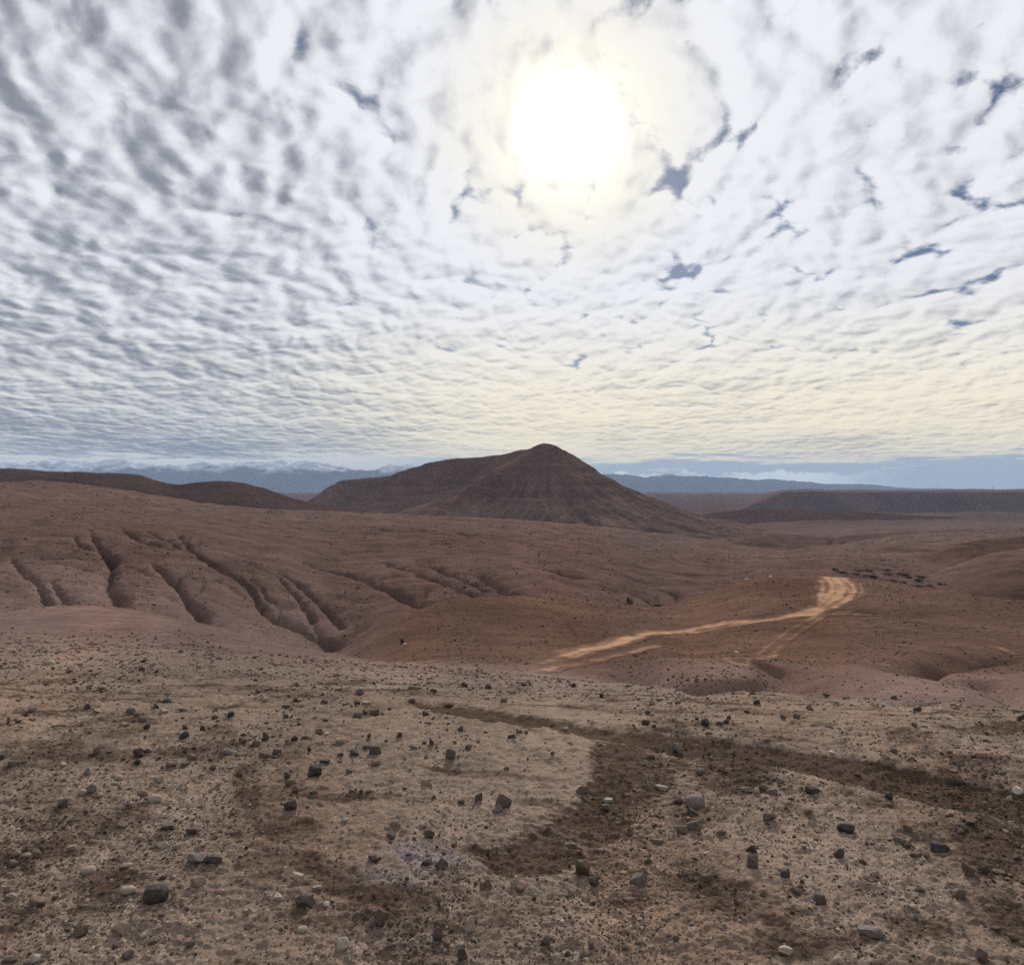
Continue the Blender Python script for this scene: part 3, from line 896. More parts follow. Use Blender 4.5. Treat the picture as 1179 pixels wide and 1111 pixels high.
hill(900, 1300, 700, 0.84, 1.2, [(900, 682), (930, 664), (960, 650), (990, 637), (1020, 629), (1060, 631), (1100, 629), (1200, 624), (1300, 620)],
     [(900, 694), (1300, 670)], (0.094, 0.062, 0.050), 108, dep=4.0, step=1.2)
hill(760, 1500, 3500, 0.80, 1.25, [(760, 600), (790, 597), (815, 591), (840, 588), (870, 586), (930, 587), (1000, 590), (1060, 594), (1120, 596), (1179, 598), (1500, 600)],
     [(760, 622), (1500, 620)], (0.050, 0.032, 0.027), 106, dep=6)

# the far table land
def mesa_extra(X, D, Z, px):
    edge = 240 * fbm(X / 900, D * 0 + 3.1, 4, 201)
    z = Z + 0
    t = D - 5000 + edge + 120 * fbm(X / 2500, D * 0 + 1.7, 2, 207)
    top = EYE - (567.0 - HY) / F * 5000 + 9 * fbm(X / 900, D / 700, 4, 203)
    toe = EYE - (600.0 - HY) / F * 4200
    s = np.clip((t + 950) / 950, 0, 1)
    prof = 0.72 * s ** 1.5 + 0.28 * sstep(s, 0.82, 1.0)
    gul = np.clip(ridged(X / 330, D / 1200, 4, 205) - 0.5, 0, 1) * (s > 0) * (1 - s) * s * 800
    endl = sstep(px, 800, 910)
    return (toe - 60) + (top - toe + 60) * prof * endl - gul - Z
patch('mesa', 760, 1700, 1.4, np.concatenate([np.linspace(4000, 5400, 150), np.geomspace(5450, 11000, 30)]),
      [([(0, 4000)], [(0, 600)]), ([(0, 5000)], [(0, 580)]), ([(0, 11000)], [(0, 570)])], (0.092, 0.065, 0.058), 0.03, 210, extra=mesa_extra)


# ------------------------------------------------------------------ the dark mountain
def mountain():
    xs = np.arange(-1050, 1350, 4.4)
    ys = np.arange(1880, 4300, 5.2)
    X, D = np.meshgrid(xs, ys)
    def P(px, py, Y):
        return np.array(((px - CX) / F * Y, Y, EYE - (py - HY) / F * Y))
    prof_d = np.array([0, 22, 46, 96, 186, 276, 396, 516, 666, 816, 1100, 1600], float)
    prof_h = np.array([0, 0.8, 8, 41, 97, 141, 190, 230, 264, 286, 315, 350], float)
    wx = X + 40 * fbm(X / 210, D / 210, 4, 301)
    wy = D + 60 * fbm(X / 210, D / 210, 4, 302)
    def ridge(pts, k=1.0, warp=1.0):
        x, y = X + (wx - X) * warp, D + (wy - D) * warp
        best = np.full(X.shape, -1e9)
        for a, b in zip(pts[:-1], pts[1:]):
            v = (b - a)[:2]
            t = np.clip(((x - a[0]) * v[0] + (y - a[1]) * v[1]) / (v @ v), 0, 1)
            dd = np.hypot(x - a[0] - t * v[0], y - a[1] - t * v[1])
            h = a[2] + (b[2] - a[2]) * t - np.interp(dd * k, prof_d, prof_h)
            best = np.maximum(best, h)
        return best
    pk = P(628, 513, 2700)
    c = ridge([pk, P(636, 515, 2730)], 1.0, 0.25)
    r1 = ridge([P(388, 555.5, 3300), P(400, 552, 3300), P(450, 546, 3250), P(480, 537.5, 3230), P(500, 530.5, 3200), P(545, 526, 3100), P(580, 522, 2980), P(605, 517, 2850), pk], 1.15, 0.25)
    r2 = ridge([pk, P(600, 527, 2620), P(570, 541, 2500), P(540, 560, 2380), P(510, 578, 2250), P(480, 592, 2150)], 1.6, 0.6)
    r3 = ridge([pk, P(655, 545, 2500), P(675, 575, 2330), P(690, 600, 2150)], 1.7, 0.6)
    Z = np.logaddexp(np.logaddexp(c / 9, r1 / 9), np.logaddexp(r2 / 9, r3 / 9)) * 9 - 4
    # erosion: gullies radiating down from the summit
    dx, dy = X - pk[0], D - pk[1]
    rad = np.hypot(dx, dy)
    an = np.arctan2(dx, dy)
    gn = ridged(an * 5.0 + 1.1 * fbm(X / 190, D / 190, 4, 310), rad / 700, 3, 311)
    gn2 = ridged(an * 12 + 1.1 * fbm(X / 110, D / 110, 4, 312), rad / 500, 3, 313)
    low = sstep(pk[2] - Z, 70, 170)
    Z = Z - low * (20 * np.clip(0.85 - gn, 0, 1) + 8 * np.clip(0.9 - gn2, 0, 1))
    # hard bands make steps in the slope
    for z0, hgt in ((62.0, 14.0), (22.0, 18.0), (-15.0, 9.0)):
        zz = z0 + 5 * fbm(X / 260, D / 260, 3, int(320 + z0))
        Z = Z + hgt * (sstep(Z, zz - hgt * 0.6, zz + hgt * 0.3) - 0.5) * np.exp(-((Z - zz) / (hgt * 1.8)) ** 2) * 0.42
    # the little cliff at the far end of the shoulder
    Z += relief(X, D, D, 0.045, 330, wide=0.06)
    e = np.minimum(np.minimum(sstep(X, -1050, -850), sstep(-X, -1350, -1150)), sstep(D, 1880, 1980))
    Z = Z * e + (-220) * (1 - e)
    s = np.zeros(Z.shape + (3,))
    s[:] = (0.092, 0.055, 0.043)
    band = sstep(fbm(X / 500, Z / 13.0, 3, 340), -0.1, 0.5)
    s = lerp3(s, np.array((0.108, 0.067, 0.054)), band)
    fan = low * np.clip(gn2 - 0.55, 0, 1) * 2.2
    s = lerp3(s, np.array((0.130, 0.090, 0.076)), np.clip(fan, 0, 1))
    s *= (1 + 0.25 * fbm(X / 130, D / 130, 4, 341))[..., None]
    o = mesh_from('mountain', np.stack([X, D, Z], -1).reshape(-1, 3), grid_faces(len(ys), len(xs)), SOIL,
                  dict(soil=s.reshape(-1, 3), mask=np.zeros((Z.size, 3))))
    tag(o, kind='structure')


mountain()


def far_range():
    px = np.arange(-500, 1300, 1.3)
    Y = np.linspace(29500, 42000, 170)
    D = np.repeat(Y[:, None], len(px), 1)
    PXX = np.repeat(px[None, :], len(Y), 0)
    X = (PXX - CX) / F * D
    top = knots([(-500, 530), (-100, 531), (0, 533), (60, 531), (110, 531), (170, 528), (230, 533), (300, 531), (345, 531), (400, 535), (500, 534), (600, 540), (700, 546), (780, 547), (860, 551), (930, 554), (985, 556), (1050, 561), (1150, 563.5), (1300, 565)], px)
    zt = EYE - (top - HY) / F * 34500
    t = (D - 29500) / 5000
    env = np.where(t < 1, sstep(t, -0.1, 1.05), 1 - 0.8 * sstep(t, 1.1, 2.5))
    rg = ridged(X / 4200, D / 4200, 6, 401)
    rg2 = ridged(X / 1500, D / 1900, 4, 405)
    Z = -300 + (zt[None, :] + 300) * env * (0.40 + 0.50 * rg + 0.26 * rg2)
    snow = 0.62 * sstep(Z + 420 * fbm(X / 1500, D / 1500, 5, 410) + 520 * (rg2 - 0.6), 680, 980)
    s = np.zeros(Z.shape + (3,))
    s[:] = (0.035, 0.034, 0.036)
    s = lerp3(s, np.array((0.78, 0.80, 0.84)), snow)
    o = mesh_from('snowy_mountains', np.stack([X, D, Z], -1).reshape(-1, 3), grid_faces(len(Y), len(px)), RANGE, dict(soil=s.reshape(-1, 3)))
    tag(o, kind='structure')


far_range()


# ------------------------------------------------------------------ stones
def ico(sub):
    import bmesh
    bm = bmesh.new()
    bmesh.ops.create_icosphere(bm, subdivisions=sub, radius=1.0)
    v = np.array([x.co[:] for x in bm.verts])
    f = np.array([[q.index for q in p.verts] for p in bm.faces])
    bm.free()
    return v, f


ICO = {k: ico(k) for k in (1, 2, 3, 4)}


def n3(v, sc, seed):
    return (gnoise(v[:, 0] * sc + seed, v[:, 1] * sc - v[:, 2] * sc * 0.7 + 3.3, seed) + gnoise(v[:, 2] * sc - 5.1, v[:, 0] * sc * 0.6 + v[:, 1] * sc, seed + 7)) * 0.7


def rock(shape, seed, sub=3):
    """a unit stone (about -1..1), its outline set by its kind"""
    rng = np.random.RandomState(seed)
    v, f = ICO[sub]
    v = v.copy()
    power = dict(oval=2.4, round=2.3, block=4.5, slab=3.6, wedge=3.0, upright=4.0, jag=2.2)[shape]
    v /= (np.abs(v) ** power).sum(1)[:, None] ** (1 / power)
    if shape in ('block', 'slab', 'upright', 'wedge', 'jag', 'round'):
        cuts = dict(block=7, slab=9, upright=9, wedge=10, jag=16, round=7)[shape]
        for _ in range(cuts):
            n = rng.normal(size=3)
            n /= np.linalg.norm(n)
            d = rng.uniform(0.38 if shape in ('jag', 'wedge') else 0.5, 0.85) * (1.12 if shape in ('block', 'upright') else 1.0)
            e = v @ n - d
            v -= np.where(e > 0, e, 0)[:, None] * n * 0.92
    if shape == 'wedge':
        t = (v[:, 2] + 1) / 2
        v[:, 0] = v[:, 0] * (1.05 - 0.65 * t) + 0.25 * t
        v[:, 1] *= 1.05 - 0.4 * t
    if shape == 'slab':
        v[:, 2] += 0.18 * v[:, 0] * rng.uniform(-1, 1)
    amp = dict(oval=0.05, round=0.10, block=0.07, slab=0.08, wedge=0.10, upright=0.08, jag=0.14)[shape]
    u = v / np.linalg.norm(v, axis=1)[:, None]
    v += u * (amp * n3(v, 1.6, seed + 1) + amp * 0.55 * n3(v, 4.5, seed + 2) + amp * 0.22 * n3(v, 11, seed + 3))[:, None]
    lo, hi = v.min(0), v.max(0)
    return (v - (lo + hi) / 2) / ((hi - lo) / 2), f


ROCKS = {}


def rock_mesh(shape, tone, variant, sub):
    key = (shape, tone, variant, sub)
    if key not in ROCKS:
        v, f = rock(shape, 1000 + variant * 17 + len(shape) * 31, sub)
        me = bpy.data.meshes.new('stone')
        me.from_pydata(v.tolist(), [], f.tolist())
        me.polygons.foreach_set('use_smooth', np.ones(len(f), bool))
        me.update()
        me.set_sharp_from_angle(angle=math.radians(27))
        me.materials.append(STONE[tone])
        ROCKS[key] = me
    return ROCKS[key]


# px, row of its foot, width, height (photograph pixels), tone, shape, optional turn/tilt, optional name of a landmark stone
STONES = [
    (180, 1040, 29, 16, 'black', 'oval', 0, 'the big smooth black oval stone'),
    (540, 1074, 13, 19, 'pale', 'upright', 8, 'the cream stone standing on end'),
    (800, 931, 23, 13, 'grey', 'oval', 4, 'the pale grey loaf shaped stone'),
    (437, 1066, 15, 18, 'dark', 'wedge', 0, 'the dark grey pointed wedge stone'),
    (1114, 1009, 15, 16, 'brown', 'round', 0, 'the tall rounded brown grey boulder'),
    (866, 999, 15, 15, 'dark', 'block', 0, 'the squarish dark stone standing upright'),
    (362, 894, 17, 12, 'black', 'jag', 0, 'the black egg sized stone'),
    (579, 930, 21, 16, 'dark', 'round', 0, 'the large dark brown lump'),
    (1003, 1080, 30, 11, 'grey', 'slab', -14, 'the long grey slab half sunk in soil'),
    (966, 988, 12, 11, 'black', 'round', 0, 'the little black ball shaped stone'),
    (1172, 915, 11, 8, 'white', 'round', 0, 'the round white stone'),
    (432, 868, 14, 10, 'dark', 'block', 0, 'the dark brick shaped stone'),
    (159, 872, 11, 10, 'black', 'block', 0, 'the black cube shaped stone'),
    (306, 852, 7, 10, 'black', 'upright', 0, 'the thin dark stone standing up'),
    (779, 867, 13, 11, 'grey', 'jag', 0, 'the lone grey blocky stone'),
    (519, 875, 12, 13, 'dark', 'round', 0, 'the dark knob shaped stone'),
    (812, 836, 9, 9, 'black', 'block', 0, 'the far black block'),
    (671, 1009, 17, 19, 'brown', 'round', 0, 'the tall hunched brown stone'),
    (1131, 1004, 19, 12, 'dark', 'block', -6, 'the dark brown block'),
    (799, 955, 17, 14, 'grey', 'round', 0, 'the round grey cobble'),
    (1131, 1109, 15, 16, 'dark', 'block', 0, 'the dark block near the corner'),
    (736, 1021, 20, 17, 'grey', 'slab', -38, 'the leaning grey slab'),
    (946, 1042, 20, 11, 'dark', 'slab', -22, 'the tilted dark slab'),
    (504, 1083, 13, 15, 'dark', 'upright', 0, 'the upright charcoal stone'),
    (351, 1045, 20, 14, 'dark', 'round', 0, 'the dome shaped brown black stone'),
    (140, 1077, 21, 11, 'tan', 'slab', 0, 'the pinkish flat topped stone'),
    (1080, 981, 19, 10, 'black', 'block', -10, 'the black rounded brick'),
    (935, 914, 16, 9, 'black', 'block', -12, 'the tilted black brick'),
    (508, 1000, 17, 12, 'dark', 'jag', 0, 'the craggy dark stone on the ash grey patch'),
    (223, 998, 17, 12, 'grey', 'round', 0, 'the smooth dark grey cobble'),
    (245, 995, 22, 10, 'black', 'jag', 0), (229, 1021, 17, 9, 'tan', 'block', 0), (102, 1007, 16, 8, 'pale', 'oval', 0), (145, 999, 14, 6, 'pale', 'slab', -6),
    (147, 1031, 17, 7, 'pale', 'oval', 0), (92, 1079, 17, 12, 'brown', 'jag', 0), (12, 1109, 19, 9, 'pale', 'slab', 12), (39, 1110, 14, 9, 'pale', 'jag', 0),
    (147, 1105, 14, 12, 'grey', 'round', 0), (219, 1091, 10, 7, 'dark', 'jag', 0), (172, 1087, 20, 5, 'dark', 'slab', 8), (43, 1045, 20, 10, 'brown', 'round', 0),
    (13, 1034, 12, 5, 'pale', 'slab', 0), (14, 999, 12, 9, 'dark', 'round', 0), (18, 988, 12, 9, 'tan', 'jag', 0), (43, 989, 13, 10, 'brown', 'jag', 0),
    (30, 987, 12, 5, 'pale', 'slab', 0), (70, 930, 16, 10, 'brown', 'jag', 0), (142, 952, 14, 7, 'pale', 'jag', 0), (83, 979, 11, 5, 'pale', 'slab', 0),
    (187, 977, 20, 8, 'pale', 'slab', -4), (202, 979, 10, 7, 'grey', 'jag', 0), (178, 924, 16, 8, 'pale', 'oval', 6), (193, 956, 18, 6, 'dark', 'slab', 0),
    (221, 962, 14, 8, 'dark', 'jag', 0), (334, 933, 16, 10, 'black', 'slab', 0), (397, 947, 8, 6, 'white', 'jag', 0), (455, 953, 13, 9, 'pale', 'round', 0),
    (450, 966, 11, 8, 'dark', 'round', 0), (343, 1011, 14, 7, 'pale', 'jag', 0), (348, 1074, 13, 6, 'pale', 'oval', 0), (394, 1094, 15, 11, 'pale', 'block', 0),
    (427, 1068, 17, 10, 'grey', 'slab', 30), (414, 1057, 18, 8, 'dark', 'jag', 0), (430, 993, 14, 7, 'dark', 'jag', 0), (365, 1026, 12, 4, 'pale', 'slab', 0),
    (322, 1037, 16, 5, 'pale', 'slab', -10), (376, 1044, 7, 5, 'white', 'jag', 0), (573, 936, 13, 8, 'grey', 'jag', 0), (551, 922, 9, 10, 'dark', 'upright', 0),
    (494, 965, 15, 10, 'dark', 'jag', 0), (491, 997, 14, 8, 'dark', 'jag', 0), (559, 1025, 15, 13, 'brown', 'jag', 0), (592, 1018, 10, 9, 'pale', 'wedge', 0),
    (599, 1028, 12, 6, 'brown', 'jag', 0), (532, 1105, 13, 13, 'dark', 'round', 0), (628, 1090, 12, 12, 'dark', 'round', 0), (659, 977, 12, 7, 'dark', 'slab', 0),
    (658, 1027, 15, 9, 'pale', 'slab', -24), (683, 1022, 14, 10, 'dark', 'jag', 0), (700, 934, 17, 8, 'dark', 'slab', 0), (700, 924, 12, 4, 'pale', 'slab', 0),
    (514, 1091, 9, 7, 'brown', 'jag', 0), (681, 1093, 8, 9, 'dark', 'jag', 0), (653, 1101, 7, 6, 'dark', 'round', 0), (529, 1012, 7, 6, 'pale', 'jag', 0),
    (796, 937, 10, 7, 'black', 'round', 0), (785, 960, 18, 7, 'brown', 'slab', -6), (781, 926, 12, 8, 'brown', 'jag', 0), (725, 963, 9, 8, 'brown', 'jag', 0),
    (830, 962, 13, 6, 'dark', 'slab', -10), (886, 946, 16, 10, 'brown', 'jag', 0), (865, 982, 12, 9, 'black', 'wedge', 0), (904, 1011, 11, 9, 'black', 'jag', 0),
    (811, 1015, 13, 7, 'brown', 'jag', 0), (916, 1030, 12, 6, 'dark', 'slab', -14), (904, 1100, 17, 8, 'pale', 'slab', -6), (931, 938, 10, 5, 'brown', 'slab', -10),
    (848, 1041, 7, 6, 'dark', 'jag', 0), (778, 1084, 9, 6, 'dark', 'jag', 0), (746, 994, 8, 6, 'brown', 'jag', 0), (757, 971, 13, 5, 'brown', 'slab', 0),
    (975, 960, 21, 9, 'black', 'slab', -6), (1036, 971, 15, 7, 'grey', 'slab', -8), (1045, 977, 10, 8, 'dark', 'jag', 0), (1118, 951, 15, 9, 'dark', 'block', -6),
    (1110, 956, 8, 6, 'brown', 'jag', 0), (1171, 960, 12, 8, 'brown', 'jag', 0), (1150, 1007, 14, 5, 'brown', 'slab', -10), (1107, 1035, 15, 12, 'brown', 'round', -14),
    (1059, 1027, 12, 6, 'dark', 'slab', -6), (1053, 1050, 13, 7, 'pale', 'slab', -16), (1167, 1084, 13, 8, 'brown', 'jag', 0), (1007, 1011, 12, 6, 'tan', 'jag', 0),
    (1055, 987, 14, 6, 'brown', 'slab', 0), (1067, 988, 10, 7, 'tan', 'jag', 0), (1171, 992, 9, 6, 'dark', 'jag', 0), (1145, 1071, 14, 4, 'dark', 'slab', 0),
    (1046, 958, 11, 8, 'brown', 'jag', 0), (998, 973, 6, 5, 'dark', 'jag', 0), (1106, 960, 9, 4, 'dark', 'slab', 0), (100, 816, 10, 6, 'black', 'jag', 0),
    (112, 820, 13, 4, 'pale', 'slab', 0), (150, 822, 11, 7, 'dark', 'jag', 0), (158, 824, 9, 5, 'tan', 'jag', 0), (180, 816, 6, 7, 'black', 'upright', 0),
    (189, 821, 11, 5, 'pale', 'jag', 0), (163, 832, 10, 6, 'dark', 'jag', 0), (169, 840, 9, 7, 'black', 'jag', 0), (212, 850, 11, 9, 'black', 'round', 0),
    (213, 840, 7, 6, 'dark', 'jag', 0), (233, 841, 6, 6, 'black', 'jag', 0), (158, 881, 9, 6, 'black', 'jag', 0), (111, 868, 9, 8, 'brown', 'jag', 0),
    (170, 867, 11, 5, 'dark', 'slab', 0), (221, 875, 10, 8, 'brown', 'round', 0), (197, 884, 12, 5, 'brown', 'slab', 8), (214, 882, 14, 4, 'brown', 'slab', -4),
    (99, 893, 9, 9, 'grey', 'wedge', 0), (137, 898, 9, 5, 'pale', 'oval', 0), (132, 904, 9, 5, 'pale', 'slab', 0), (182, 901, 13, 7, 'pale', 'jag', 0),
    (104, 914, 14, 9, 'grey', 'round', 0), (95, 917, 10, 7, 'pale', 'round', 0), (115, 918, 8, 6, 'pale', 'jag', 0), (164, 917, 12, 8, 'tan', 'round', 0),
    (15, 882, 13, 5, 'dark', 'slab', 0), (27, 880, 7, 5, 'dark', 'jag', 0), (2, 875, 7, 7, 'black', 'round', 0), (73, 883, 8, 5, 'pale', 'slab', -25),
    (143, 837, 11, 5, 'tan', 'jag', 0), (37, 820, 9, 6, 'grey', 'jag', 0), (192, 809, 11, 7, 'grey', 'jag', 0), (211, 818, 18, 4, 'dark', 'slab', 0),
    (163, 772, 8, 6, 'dark', 'jag', 0), (57, 765, 13, 5, 'pale', 'slab', 0), (117, 794, 10, 6, 'pale', 'jag', 0), (147, 798, 9, 5, 'pale', 'jag', 0),
    (280, 856, 12, 6, 'brown', 'jag', 0), (294, 860, 9, 7, 'brown', 'jag', 0), (339, 853, 9, 7, 'black', 'jag', 0), (351, 851, 8, 4, 'dark', 'slab', 0),
    (356, 865, 6, 6, 'black', 'jag', 0), (319, 868, 10, 6, 'dark', 'block', 0), (304, 873, 14, 7, 'brown', 'round', 0), (393, 855, 14, 5, 'pale', 'slab', 0),
    (408, 870, 11, 6, 'black', 'block', 0), (421, 863, 9, 5, 'dark', 'jag', 0), (392, 871, 8, 4, 'dark', 'slab', 0), (374, 879, 12, 5, 'black', 'slab', 0),
    (331, 897, 8, 7, 'black', 'jag', 0), (333, 905, 10, 7, 'brown', 'jag', 0), (341, 913, 10, 8, 'brown', 'jag', 0), (452, 900, 7, 9, 'pale', 'upright', 0),
    (402, 890, 8, 5, 'brown', 'jag', 0), (433, 882, 12, 6, 'brown', 'jag', 0), (245, 887, 9, 7, 'dark', 'jag', 0), (262, 868, 13, 6, 'grey', 'slab', 0),
    (361, 914, 9, 4, 'dark', 'slab', 0), (404, 913, 5, 4, 'dark', 'jag', 0), (416, 913, 6, 5, 'dark', 'jag', 0), (329, 827, 7, 5, 'black', 'jag', 0),
    (373, 810, 9, 5, 'black', 'block', 0), (266, 825, 7, 6, 'black', 'block', 0), (247, 828, 9, 6, 'brown', 'jag', 0), (414, 800, 11, 7, 'dark', 'jag', 0),
    (411, 811, 9, 6, 'dark', 'jag', 0), (422, 811, 12, 4, 'pale', 'slab', 0), (412, 826, 12, 7, 'brown', 'round', 0), (431, 824, 12, 7, 'brown', 'jag', 0),
    (420, 822, 7, 5, 'dark', 'jag', 0), (460, 849, 7, 7, 'black', 'wedge', 0), (425, 850, 6, 6, 'dark', 'jag', 0), (367, 845, 11, 6, 'brown', 'jag', 0),
    (297, 798, 8, 6, 'dark', 'jag', 0), (306, 808, 8, 5, 'pale', 'jag', 0), (340, 808, 6, 6, 'brown', 'jag', 0), (329, 815, 8, 4, 'dark', 'slab', 0),
    (490, 824, 9, 6, 'black', 'jag', 0), (474, 810, 9, 6, 'brown', 'jag', 0), (517, 814, 12, 6, 'brown', 'jag', 0), (530, 842, 7, 6, 'black', 'jag', 0),
    (497, 858, 6, 7, 'black', 'jag', 0), (476, 862, 9, 4, 'dark', 'slab', 0), (539, 863, 9, 6, 'dark', 'wedge', 0), (589, 850, 10, 6, 'black', 'jag', 0),
    (598, 844, 9, 5, 'brown', 'jag', 0), (606, 845, 5, 4, 'dark', 'jag', 0), (636, 869, 5, 4, 'dark', 'round', 0), (651, 840, 7, 4, 'white', 'jag', 0),
    (535, 791, 8, 6, 'black', 'jag', 0), (562, 793, 8, 6, 'dark', 'jag', 0), (603, 790, 8, 5, 'dark', 'jag', 0), (660, 791, 6, 5, 'black', 'round', 0),
    (671, 914, 16, 8, 'dark', 'jag', 0), (491, 905, 14, 6, 'tan', 'slab', 0), (531, 926, 10, 5, 'dark', 'jag', 0), (689, 894, 7, 4, 'pale', 'jag', 0),
    (478, 794, 17, 5, 'dark', 'slab', 0), (580, 809, 9, 6, 'brown', 'jag', 0), (830, 890, 10, 9, 'brown', 'round', 0), (762, 910, 16, 4, 'pale', 'slab', 0),
    (899, 902, 10, 7, 'grey', 'jag', 0), (807, 892, 12, 6, 'brown', 'jag', 0), (878, 911, 10, 8, 'brown', 'round', 0), (889, 915, 12, 7, 'grey', 'jag', 0),
    (860, 912, 14, 5, 'tan', 'slab', 0), (871, 914, 8, 6, 'pale', 'jag', 0), (836, 833, 7, 6, 'black', 'jag', 0), (839, 828, 5, 5, 'black', 'jag', 0),
    (828, 834, 10, 4, 'dark', 'slab', 0), (743, 835, 10, 6, 'black', 'jag', 0), (753, 837, 6, 4, 'dark', 'jag', 0), (871, 810, 8, 5, 'black', 'jag', 0),
    (902, 828, 7, 5, 'dark', 'jag', 0), (917, 827, 8, 6, 'dark', 'round', 0), (931, 816, 7, 5, 'dark', 'jag', 0), (890, 808, 8, 5, 'pale', 'jag', 0),
    (751, 811, 7, 4, 'dark', 'jag', 0), (771, 810, 7, 4, 'pale', 'jag', 0), (746, 822, 7, 4, 'dark', 'slab', 0), (883, 855, 8, 4, 'dark', 'slab', 0),
    (833, 852, 6, 4, 'pale', 'jag', 0), (750, 873, 10, 4, 'brown', 'jag', 0), (1023, 921, 10, 8, 'black', 'round', 0), (1162, 922, 6, 7, 'pale', 'jag', 0),
    (1048, 875, 14, 4, 'dark', 'slab', 0), (1103, 880, 15, 4, 'dark', 'slab', 0), (1105, 904, 14, 6, 'black', 'slab', -8), (1056, 819, 10, 5, 'black', 'jag', 0),
    (1053, 837, 7, 5, 'dark', 'jag', 0), (1029, 867, 10, 6, 'brown', 'jag', 0), (1153, 892, 11, 4, 'dark', 'slab', 0), (1176, 828, 9, 6, 'black', 'jag', 0),
    (958, 868, 7, 4, 'white', 'slab', 0), (1017, 813, 6, 4, 'white', 'jag', 0), (962, 810, 12, 4, 'pale', 'slab', 0), (1029, 805, 7, 5, 'dark', 'jag', 0), (952, 802, 8, 4, 'dark', 'jag', 0),
]
SHAPE_WORD = dict(oval='smooth oval', round='rounded', block='blocky', slab='flat', wedge='pointed', upright='upright', jag='jagged')
TONE_WORD = dict(black='blackish', dark='dark', grey='grey', brown='brown', tan='tan', pale='pale', white='white')


def words_for(dx, dy):
    side = 'to the right of' if dx > 0 else 'to the left of'
    ahead = 'beyond' if dy > 0 else 'in front of'
    if abs(dy) < 0.35 * abs(dx):
        return side
    if abs(dx) < 0.35 * abs(dy):
        return ahead
    return ahead + (' and right of' if dx > 0 else ' and left of')


def build_stones():
    rng = random.Random(5)
    marks, info = [], []
    for st in STONES:
        px, py, w, h, tone, shape, tilt = st[:7]
        Y = find_depth(ZG, px, py, 2.3, 40)
        x = (px - CX) / F * Y
        if len(st) > 7:
            marks.append((x, Y, st[7]))
        info.append((st, x, Y))
    used = set()
    for k, (st, x, Y) in enumerate(info):
        px, py, w, h, tone, shape, tilt = st[:7]
        m = Y / F
        W, H = w * m, h * m * 1.08
        dep = W * rng.uniform(0.65, 0.95) if shape != 'slab' else W * rng.uniform(0.5, 0.75)
        me = rock_mesh(shape, tone, k if w >= 13 else k % 4, 4 if w >= 13 else 3)
        o = bpy.data.objects.new('stone', me)
        COL.objects.link(o)
        yaw = rng.uniform(-0.4, 0.4) + (math.pi if rng.random() < 0.5 and shape != 'wedge' else 0)
        if shape in ('round', 'oval', 'jag'):
            yaw = rng.uniform(-0.35, 0.35)
        sunk = 0.27
        o.scale = (W / 2 * 0.97, dep / 2, H / 2 / (1 - sunk) * 0.86)
        o.rotation_euler = (rng.uniform(-0.1, 0.1), -math.radians(tilt) * (1 if abs(yaw) < 1.6 else -1), yaw)
        yb = Y + dep * 0.38
        zg = float(sample(ZG, np.array([px], float), np.array([yb]))[0])
        o.location = (x * yb / Y, yb, zg + H / 2 * 0.86 * (1 - 2 * sunk) / (1 - sunk))
        if len(st) > 7:
            lab = st[7].replace('the ', '', 1) + ' on the bare gravelly ground'
            o['group'] = 'large stones on the foreground soil'
        else:
            o['group'] = 'stones scattered over the foreground soil'
            size = 'small ' if W < 0.055 else ('large ' if W > 0.13 else '')
            look = size + TONE_WORD[tone] + ' ' + SHAPE_WORD[shape] + ' stone '
            lab = None
            for mx, my, mname in sorted(marks, key=lambda q: math.hypot(q[0] - x, (q[1] - Y) * 0.6)):
                dx, dy = x - mx, Y - my
                d = math.hypot(dx, dy)
                dist = '%d cm' % (round(d * 20) * 5) if d < 1 else '%.1f m' % d
                cand = look + dist + ' ' + words_for(dx, dy) + ' ' + mname
                if cand not in used and len(cand.replace('.', ' ').split()) <= 16:
                    lab = cand
                    break
        used.add(lab)
        tag(o, lab, 'stone')


build_stones()


